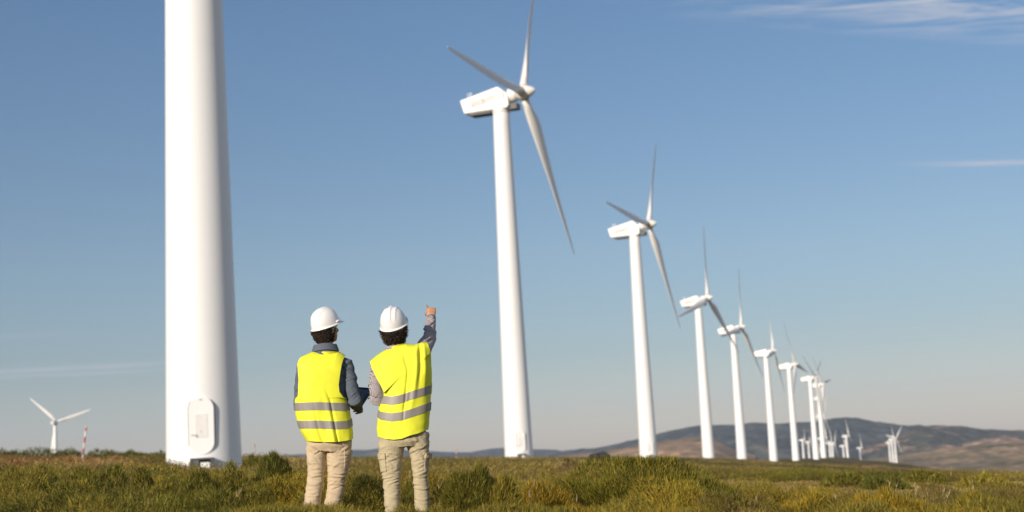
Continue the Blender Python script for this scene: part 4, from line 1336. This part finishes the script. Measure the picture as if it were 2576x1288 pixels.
# ================= left worker: slate shirt, holds the tablet
def left_worker():
    O, rz, m = plane_frame(818, 11.4)
    root_lab = 'person in hard hat, yellow vest, slate blue shirt and beige trousers holding the tablet'
    # --- body
    R = Matrix.Rotation(rad(-52), 3, 'Z') @ Matrix.Rotation(rad(10), 3, 'X')
    hc = m(820, 826, -.005)
    sh_r, el_r, wr_r = m(867, 917, .0), m(892, 1006, -.05), m(901, 1027, .19)
    sh_l, el_l, wr_l = m(768, 925, .0), m(754, 1006, -.03), m(806, 1030, .23)
    neck = m(820, 884, -.02); pel = m(826, 1098, 0)
    g = Geo()
    head_geo(g, hc, R)
    g.tube([(m(820, 915, -.015), .075, .06), (m(819, 890, -.02), .058, .056), (m(820, 868, -.012), .054, .056), (m(821, 846, -.002), .052, .06)], 22)
    W_ = lambda p: m(*p)
    g.tube([(m(827, 1128, 0), .135, .10), (m(825, 1100, 0), .155, .11), (m(822, 1050, 0), .14, .10), (m(818, 990, 0), .15, .105), (m(816, 940, 0), .165, .105), (m(817, 908, 0), .15, .085), (m(819, 890, -.01), .08, .06)], 28)
    for a, b, c in ((sh_r, el_r, wr_r), (sh_l, el_l, wr_l)):
        g.limb([(a, .052), (a.lerp(b, .5), .046), (b, .040), (b.lerp(c, .5), .038), (c, .026)], 16)
    for xs in ((796, 794, 787, 787), (852, 847, 833, 834)):
        hip, kn, an = m(xs[0], 1125, 0), m(xs[1], 1205, -.005), m(xs[2], 1330, .0)
        g.limb([(hip, .070), (hip.lerp(kn, .5), .060), (kn, .049), (kn.lerp(an, .4), .047), (an, .036), (m(xs[3], 1352, .0), .036)], 18)
        f0 = m(xs[3], 1356, -.02); g.limb([(f0, .034), (f0 + Vector((0, .12, -.006)), .036), (f0 + Vector((0, .2, -.018)), .026)], 12)
    # right hand grips the near right corner of the tablet: fingers under it, thumb on top
    hand(g, wr_r, m(910, 1026, .30) - wr_r, Vector((-.2, .1, 1)), Vector((-.9, .2, .1)), (38, 45, 35), thumb=(Vector((-.30, .75, .55)), (20, 20)), s=1.02)
    hand(g, wr_l, m(846, 1026, .30) - wr_l, Vector((-.1, .2, 1)), Vector((.9, .2, -.1)), (30, 40, 30), s=1.0)
    body = remesh(g, 'person', .0045, 3)
    body_mats(body, hc, R)
    o = link('person', body)
    o.location = O; o.rotation_euler = (0, 0, rz)
    tag(o, root_lab, 'person', GP)
    # --- hair and hat
    hair(hc, R, .8, 1.22, o, 3)
    Rh = Matrix.Rotation(rad(-52), 3, 'Z') @ Matrix.Rotation(rad(19), 3, 'X') @ Matrix.Rotation(rad(2), 3, 'Y')
    hh_ = m(819.5, 818, -.005); hard_hat(hh_, Rh, o); trim_hair(o, hh_, Rh)
    # --- shirt with sleeves
    g = Geo()
    g.tube([(m(826, 1112, 0), .150, .112), (m(825, 1100, 0), .168, .122), (m(822, 1050, 0), .165, .118), (m(817, 990, 0), .175, .120), (m(816, 940, 0), .190, .118), (m(817, 908, -.005), .168, .098), (m(818, 890, -.012), .10, .078), (m(819, 877, -.016), .074, .070)], 32)
    for a, b, c, sx in ((sh_r, el_r, wr_r, 1), (sh_l, el_l, wr_l, -1)):
        g.limb([(a + Vector((-sx * .04, 0, .0)), .070), (a + Vector((sx * .006, 0, -.004)), .066), (a.lerp(b, .35) + Vector((sx * .004, 0, 0)), .060), (a.lerp(b, .75), .055), (b + Vector((0, -.006, -.004)), .055), (b.lerp(c, .5), .050), (b.lerp(c, .95), .037)], 22)
    def sh_fold(c, n):
        w = wrinkle(c, n, 1.0)
        arm = abs(c.x - m(818, 950).x) > .15
        if arm: w += .006 * math.sin(c.z * 75 + c.x * 40 + 2.2 * noise.noise(Vector((c.x * 9, c.y * 9, c.z * 9)))) * (.5 + noise.noise(Vector((c.x * 8, c.y * 8, c.z * 7 + 3))))
        return w
    me = remesh(g, 'shirt', .005, 3, sh_fold, sleeve_folds(5, ((sh_r, el_r, 14), (sh_l, el_l, 6))))
    link('shirt', me, o, M_SHIRT)
    # collar: a folded band round the neck
    V = []; Fc = []; n = 44
    cc = m(818.5, 877, -.014)
    prof = [(.074, -.030), (.070, .012), (.068, .030), (.072, .033), (.080, .012), (.088, -.016)]
    for k in range(n + 1):
        a = -math.pi * .5 + .25 + (2 * math.pi - .5) * k / n + math.pi          # open at the front
        a = math.pi / 2 + .25 + (2 * math.pi - .5) * k / n
        for r_, z in prof:
            V.append(cc + Vector((r_ * math.cos(a) * 1.24, r_ * math.sin(a) * 1.06, z * 1.1 - .030 * max(0, math.sin(a)) + .004 * math.sin(a * 3))))
    q = len(prof)
    for k in range(n):
        for j in range(q - 1): Fc.append((k * q + j, (k + 1) * q + j, (k + 1) * q + j + 1, k * q + j + 1))
    link('collar', solid_sheet(V, Fc, .003, 'collar'), o, M_SHIRT)
    # --- trousers
    g = Geo()
    g.tube([(m(828, 1082, 0), .160, .118), (m(828, 1105, 0), .178, .128), (m(828, 1122, 0), .176, .130), (m(827, 1136, 0), .14, .11)], 30)
    trouser_leg(g, m, [(1104, 773, 822, 0), (1130, 770, 820, 0), (1150, 772, 819, 0), (1180, 775, 816, 0), (1205, 774, 814, -.005), (1222, 771, 812, 0), (1250, 766, 807, .0), (1290, 764, 806, .0), (1335, 766, 808, 0), (1350, 768, 808, 0)], 1.05)
    trouser_leg(g, m, [(1102, 828, 885, 0), (1130, 822, 884, 0), (1150, 821, 882, 0), (1180, 824, 876, 0), (1205, 824, 870, -.005), (1222, 823, 867, 0), (1250, 820, 860, .0), (1290, 811, 854, .0), (1335, 813, 855, 0), (1350, 815, 853, 0)], 1.05)
    kz = m(820, 1208).z
    def tr_fold(c, n):
        k = math.exp(-((c.z - kz) / .10) ** 2); k2 = math.exp(-((c.z - kz - .30) / .08) ** 2); k3 = math.exp(-((c.z - kz + .24) / .10) ** 2)
        w = noise.noise(Vector((c.x * 5, c.y * 5, c.z * 3)))
        s1 = math.sin(c.z * 95 + c.x * 22 + w * 16) * (.4 + 1.2 * noise.noise(Vector((c.x * 9, c.y * 9, c.z * 6))))
        s2 = math.sin((c.z + c.x * .9) * 60 + w * 9)
        return wrinkle(c, n, 1.3) + .0020 * k * s1 + .0018 * k2 * s2 + .0010 * k3 * s1 + .0050 * noise.noise(Vector((c.x * 6, c.y * 6, c.z * 5)))
    me = remesh(g, 'trousers', .005, 3, tr_fold, cloth_folds(m, 11, ((772, 818), (824, 876))))
    tr = link('trousers', me, o, M_TROU1)
    ax_ = m(851, 1150); ax_.y = 0
    pk = raised(me, tr, 'pocket', ax_, -62, 22, m(851, 1180).z, m(851, 1138).z, .006, M_TROU1)
    raised(me, pk, 'pocket_flap', ax_, -64, 24, m(851, 1146).z, m(851, 1134).z, .011, M_TROU1)
    for xs in (787, 834):
        f0 = m(xs, 1352, -.03); g = Geo()
        g.limb([(f0 + Vector((0, 0, .07)), .046), (f0 + Vector((0, .0, .0)), .045), (f0 + Vector((0, .14, -.008)), .047), (f0 + Vector((0, .235, -.020)), .034)], 16)
        link('boot', remesh(g, 'boot', .007, 3), o, M_SOLE)
    # --- vest
    def fold(u, v, side):
        f = 0
        if side < 0:
            f += -.014 * math.exp(-((u - .34) / .045) ** 2) * sstep(.62, .25, v) + .007 * math.exp(-((u - .22) / .09) ** 2) * sstep(.7, .3, v)
            f += -.006 * math.exp(-((u + .28) / .05) ** 2) * sstep(.5, .1, v) - .005 * math.exp(-((u + .70) / .04) ** 2) * sstep(.5, .2, v) * sstep(0, .2, v)
            f += .008 * sstep(.22, .0, v) * (math.sin(u * 8 + 1))
        return float(f)
    spec = dict(seed=1.0, fold=fold, band_h=.0635, va=.46, lean=-.008,
        side_l=[(768, 1109), (757, 1090), (750, 1072), (744, 1045), (740, 1020), (739, 1006)],
        arm_l=[(739, 1006), (749, 996), (750.5, 953), (748, 919), (751, 906), (755, 899)],
        side_r=[(889, 1104), (888, 1085), (885, 1055), (880, 1030), (877, 1012), (873, 1003)],
        arm_r=[(873, 1003), (865, 1000), (854, 986), (852, 968), (855, 944), (859, 919), (864, 902), (869, 894)],
        hem=[(768, 1109), (800, 1111.5), (845, 1112), (870, 1109), (889, 1104)],
        top=[(755, 899), (772, 891), (790, 883), (805, 884), (820, 884.5), (842, 884), (852, 884), (862, 889), (869, 894)], neck=(794, 850),
        ring=[(0, 764, 892, .150), (.2, 748, 890, .150), (.46, 736, 884, .146), (.75, 739, 888, .138), (1, 740, 888, .135)],
        bands=[[(700, 1024), (760, 1023), (800, 1021.5), (845, 1023), (870, 1024), (900, 1018)], [(700, 1069), (800, 1068), (850, 1070), (876, 1068), (900, 1053)]])
    v, _ = make_vest(m, spec, o)
    # --- tablet in a dark case
    A, Bc = m(938, 980, .46), m(911, 1021, .33)
    yax = (A - Bc).normalized(); xax = Vector((1, 0, 0)); xax = Vector((1, -.42, 0)); xax = (xax - yax * xax.dot(yax)).normalized(); zax = xax.cross(yax)
    Cc, Dc = Bc - xax * .25, A - xax * .25
    ctr = (A + Bc + Cc + Dc) / 4
    hx = ((A + Bc) - (Cc + Dc)).length / 4; hy = ((A + Dc) - (Bc + Cc)).length / 4
    Wm = Matrix.Translation(O) @ Matrix.Rotation(rz, 4, 'Z')
    Rm = Matrix((xax, yax, zax)).transposed()
    t = empty('tablet'); t.matrix_world = Wm @ Matrix.Translation(ctr) @ Rm.to_4x4()
    tag(t, 'dark tablet held in front of the worker in the slate shirt, between the two workers', 'tablet')
    bm = bmesh.new(); bmesh.ops.create_cube(bm, size=1.0); bmesh.ops.scale(bm, vec=(hx * 2, hy * 2, .018), verts=bm.verts)
    bmesh.ops.bevel(bm, geom=bm.edges[:], offset=.006, segments=2, affect='EDGES', profile=.5)
    link('case', bm_mesh('case', bm), t, M_BLACK)
    g = Geo(); g.box((0, 0, .0095), (hx - .016, hy - .016, .0015)); link('screen', g.me('screen', False), t, M_SCREEN)
    g = Geo(); g.box((0.02, hy - .004, .012), (hx * .55, .006, .004)); link('clip', g.me('clip', False), t, M_BLACK)
    return m, O, rz

# ================= right worker: checked shirt, points at the turbines
def right_worker():
    O, rz, m = plane_frame(1018, 11.4)
    R = Matrix.Rotation(rad(-12), 3, 'Z') @ Matrix.Rotation(rad(16), 3, 'X') @ Matrix.Rotation(rad(-3), 3, 'Y')
    hc = m(991, 824, .0)
    sh_r, el_r, wr_r = m(1060, 890, .03), m(1079, 850, .27), m(1085.5, 799, .48)
    sh_l, el_l, wr_l = m(953, 926, .0), m(946, 1003, -.04), m(945, 1001, .20)
    g = Geo()
    head_geo(g, hc, R)
    g.tube([(m(1005, 905, -.01), .08, .065), (m(1000, 884, -.015), .060, .058), (m(996, 866, -.012), .055, .057), (m(992, 846, -.002), .052, .06)], 22)
    g.tube([(m(1020, 1122, 0), .135, .10), (m(1018, 1098, 0), .155, .11), (m(1017, 1050, 0), .14, .10), (m(1015, 990, 0), .15, .105), (m(1010, 940, 0), .165, .105), (m(1007, 908, 0), .16, .085), (m(1003, 886, -.01), .09, .06)], 28)
    for a, b, c in ((sh_r, el_r, wr_r), (sh_l, el_l, wr_l)):
        g.limb([(a, .052), (a.lerp(b, .5), .046), (b, .040), (b.lerp(c, .5), .038), (c, .026)], 16)
    for xs in ((988, 987, 987, 986), (1052, 1058, 1061, 1064)):
        hip, kn, an = m(xs[0], 1120, 0), m(xs[1], 1210, -.005), m(xs[2], 1335, .0)
        g.limb([(hip, .070), (hip.lerp(kn, .5), .060), (kn, .049), (kn.lerp(an, .4), .047), (an, .036), (m(xs[3], 1356, .0), .036)], 18)
        f0 = m(xs[3], 1360, -.02); g.limb([(f0, .034), (f0 + Vector((0, .12, -.006)), .036), (f0 + Vector((0, .2, -.018)), .026)], 12)
    # wrist bent back, so the back of the hand faces us: index points away, thumb lies along the side
    dr = Vector((.02, .34, .94))
    hand(g, wr_r - dr * .012, dr, Vector((-1, .05, .05)), Vector((0, .94, -.34)), (86, 88, 60), index=(36, 4, 4), thumb=(Vector((-.30, .75, .55)), (25, 30)), s=1.0)
    hand(g, wr_l, m(946, 995, .36) - wr_l, Vector((-.1, .2, 1)), Vector((-.9, .2, -.1)), (25, 35, 30), s=1.0)
    body = remesh(g, 'person', .0045, 3)
    body_mats(body, hc, R)
    o = link('person', body)
    o.location = O; o.rotation_euler = (0, 0, rz)
    tag(o, 'person in hard hat, yellow vest, checked shirt and khaki trousers pointing with raised arm', 'person', GP)
    hair(hc, R, 1.4, 1.36, o, 8)
    Rh = Matrix.Rotation(rad(-14), 3, 'Z') @ Matrix.Rotation(rad(27), 3, 'X') @ Matrix.Rotation(rad(-4), 3, 'Y')
    hh_ = m(990.5, 815, .0); hard_hat(hh_, Rh, o); trim_hair(o, hh_, Rh)
    g = Geo()
    g.tube([(m(1020, 1105, 0), .150, .112), (m(1018, 1090, 0), .165, .122), (m(1017, 1050, 0), .165, .118), (m(1015, 990, 0), .175, .120), (m(1010, 940, 0), .188, .118), (m(1007, 908, -.005), .175, .098), (m(1002, 888, -.012), .11, .078), (m(998, 876, -.016), .074, .070)], 32)
    g.limb([(sh_l + Vector((.04, 0, 0)), .070), (sh_l + Vector((-.008, 0, -.004)), .066), (sh_l.lerp(el_l, .4) + Vector((-.008, 0, 0)), .060), (sh_l.lerp(el_l, .8), .057), (el_l + Vector((.004, -.004, -.006)), .055), (el_l.lerp(wr_l, .5), .048), (el_l.lerp(wr_l, .95), .037)], 22)
    g.limb([(sh_r + Vector((-.05, -.01, -.02)), .075), (sh_r, .070), (sh_r.lerp(el_r, .45), .064), (el_r + Vector((.002, 0, -.006)), .055), (el_r.lerp(wr_r, .35), .050), (el_r.lerp(wr_r, .62), .043), (el_r.lerp(wr_r, .90), .037)], 24)
    def sh_fold(c, n):
        w = wrinkle(c, n, 1.0)
        w += .006 * math.sin(c.z * 70 - c.y * 50 + c.x * 45 + 2.5 * noise.noise(Vector((c.x * 9, c.y * 9, c.z * 9)))) * (.5 + noise.noise(Vector((c.x * 8, c.y * 8, c.z * 7 + 3))))
        return w
    me = remesh(g, 'shirt', .005, 3, sh_fold, sleeve_folds(9, ((sh_r, el_r, 12), (el_r, wr_r, 10), (sh_l, el_l, 14))))
    set_uv_cyl(me)
    sh = link('shirt', me, o, M_CHECK)
    g = Geo(); a = el_r.lerp(wr_r, .70); b = el_r.lerp(wr_r, 1.0); g.tube([(a, .038, .038), (a.lerp(b, .3), .040, .040), (b, .037, .037)], 24)
    me = g.me('cuff'); set_uv_cyl(me); link('cuff', me, sh, M_CHECK)
    # collar just showing
    V = []; Fc = []; n = 44; cc = m(998.5, 878, -.012)
    prof = [(.076, -.030), (.071, .008), (.069, .022), (.074, .025), (.082, .006), (.090, -.018)]
    for k in range(n + 1):
        a = math.pi / 2 + .25 + (2 * math.pi - .5) * k / n
        for r_, z in prof: V.append(cc + Vector((r_ * math.cos(a) * 1.10, r_ * math.sin(a) * .98, z - .030 * max(0, math.sin(a)))))
    q = len(prof)
    for k in range(n):
        for j in range(q - 1): Fc.append((k * q + j, (k + 1) * q + j, (k + 1) * q + j + 1, k * q + j + 1))
    me = solid_sheet(V, Fc, .003, 'collar'); set_uv_cyl(me); link('collar', me, o, M_CHECK)
    # trousers
    g = Geo()
    g.tube([(m(1018, 1072, 0), .155, .116), (m(1017, 1095, 0), .185, .128), (m(1017, 1110, 0), .188, .132), (m(1018, 1124, 0), .15, .11)], 30)
    trouser_leg(g, m, [(1098, 954, 1016, 0), (1120, 951, 1018, 0), (1140, 952, 1015, 0), (1180, 959, 1011, 0), (1210, 964, 1007, -.005), (1235, 966, 1006, 0), (1260, 967, 1007, 0), (1300, 969, 1008, 0), (1340, 966, 1006, 0), (1356, 966, 1006, 0)], 1.05)
    trouser_leg(g, m, [(1090, 1018, 1079, 0), (1115, 1022, 1080, 0), (1140, 1030, 1079, 0), (1180, 1037, 1076, 0), (1210, 1040, 1076, -.005), (1235, 1041, 1079, 0), (1260, 1042, 1080, 0), (1300, 1043, 1082, 0), (1340, 1044, 1084, 0), (1356, 1044, 1084, 0)], 1.1)
    kz = m(1018, 1205).z
    def tr_fold(c, n):
        k = math.exp(-((c.z - kz) / .09) ** 2); k2 = math.exp(-((c.z - kz - .28) / .09) ** 2); k3 = math.exp(-((c.z - kz + .26) / .10) ** 2)
        w = noise.noise(Vector((c.x * 5 + 4, c.y * 5, c.z * 3)))
        s1 = math.sin(c.z * 90 - c.x * 22 + w * 16) * (.4 + 1.2 * noise.noise(Vector((c.x * 9, c.y * 9, c.z * 6)))); s2 = math.sin((c.z + c.x * 1.2) * 55 + w * 9)
        return wrinkle(c, n, 1.3) + .0016 * k * s1 + .0024 * k2 * s2 + .0010 * k3 * s1 + .0050 * noise.noise(Vector((c.x * 6, c.y * 6, c.z * 5 + 8)))
    tme = remesh(g, 'trousers', .005, 3, tr_fold, cloth_folds(m, 23, ((956, 1010), (1034, 1078))))
    tr = link('trousers', tme, o, M_TROU2)
    for px_, a0, a1 in ((986, 158, 240), (1056, -60, 22)):
        ax_ = m(px_, 1155); ax_.y = 0
        pk = raised(tme, tr, 'pocket', ax_, a0, a1, m(px_, 1186).z, m(px_, 1144).z, .006, M_TROU2)
        raised(tme, pk, 'pocket_flap', ax_, a0 - 2, a1 + 2, m(px_, 1154).z, m(px_, 1140).z, .011, M_TROU2)
    for xs in (986, 1064):
        f0 = m(xs, 1356, -.03); g = Geo()
        g.limb([(f0 + Vector((0, 0, .07)), .046), (f0, .045), (f0 + Vector((0, .14, -.008)), .047), (f0 + Vector((0, .235, -.020)), .034)], 16)
        link('boot', remesh(g, 'boot', .007, 3), o, M_SOLE)
    def fold(u, v, side):
        f = 0
        if side < 0:
            f += -.010 * math.exp(-((u - .05 - (v - .5) * .22) / .045) ** 2) * sstep(.95, .6, v) * sstep(.05, .3, v)
            f += .010 * math.exp(-((u - .42 - (v - .5) * .5) / .10) ** 2) * sstep(.1, .4, v)
            f += -.016 * math.exp(-((u - .60 - (v - .6) * .45) / .08) ** 2) * sstep(.25, .6, v)
            f += .010 * math.exp(-((u - .78 - (v - .6) * .2) / .07) ** 2) * sstep(.2, .5, v)
            f += .007 * math.sin(u * 5 + v * 16) * sstep(.5, .1, v) * .6
        return float(f)
    spec = dict(seed=4.0, fold=fold, band_h=.066, va=.55, lean=-.006,
        side_l=[(951, 1098), (948, 1080), (949, 1050), (953, 1026), (960, 1003), (966, 988)],
        arm_l=[(966, 988), (958.5, 972), (946, 949), (935, 924), (930, 909)],
        side_r=[(1079, 1080), (1080, 1050), (1083, 1020), (1086, 985), (1087, 950), (1086, 918), (1083, 889)],
        arm_r=[(1083, 889), (1080, 876), (1077, 867), (1073.5, 861)],
        hem=[(951, 1098), (970, 1104), (990, 1106), (1010, 1104), (1030, 1096), (1052, 1090), (1079, 1080)],
        top=[(930, 909), (945, 896), (962, 884), (979, 875), (990, 871), (1008, 866), (1020, 863.5), (1043, 867), (1061, 861), (1073.5, 861)], neck=(976, 1020),
        ring=[(0, 948, 1082, .150), (.3, 946, 1084, .150), (.55, 938, 1090, .148), (.8, 930, 1092, .142), (1, 922, 1090, .135)],
        bands=[[(900, 1000), (965, 1006), (985, 1008), (1005, 1005), (1040, 993), (1086, 979), (1120, 970)], [(900, 1030), (945, 1036), (958, 1046), (985, 1050), (1010, 1047), (1045, 1036), (1082, 1022), (1120, 1012)]])
    make_vest(m, spec, o)
left_worker()
right_worker()
# ---------------------------------------------------------------- air
def build_haze():
    g = Geo(); g.box((0, 2500, 115), (11000, 10500, 315))
    me = g.me('haze', False)
    m = bpy.data.materials.new('haze'); m.use_nodes = True
    n = m.node_tree; n.nodes.clear()
    o = n.nodes.new('ShaderNodeOutputMaterial'); v = n.nodes.new('ShaderNodeVolumePrincipled')
    v.inputs['Color'].default_value = (0.70, 0.80, 1.0, 1)
    v.inputs['Density'].default_value = 0.00005
    v.inputs['Anisotropy'].default_value = 0.0
    n.links.new(v.outputs[0], o.inputs['Volume'])
    ob = link('haze', me, mat=m)
    tag(ob, 'thin pale haze in the air over the heath', 'haze', kind='stuff')
build_haze()
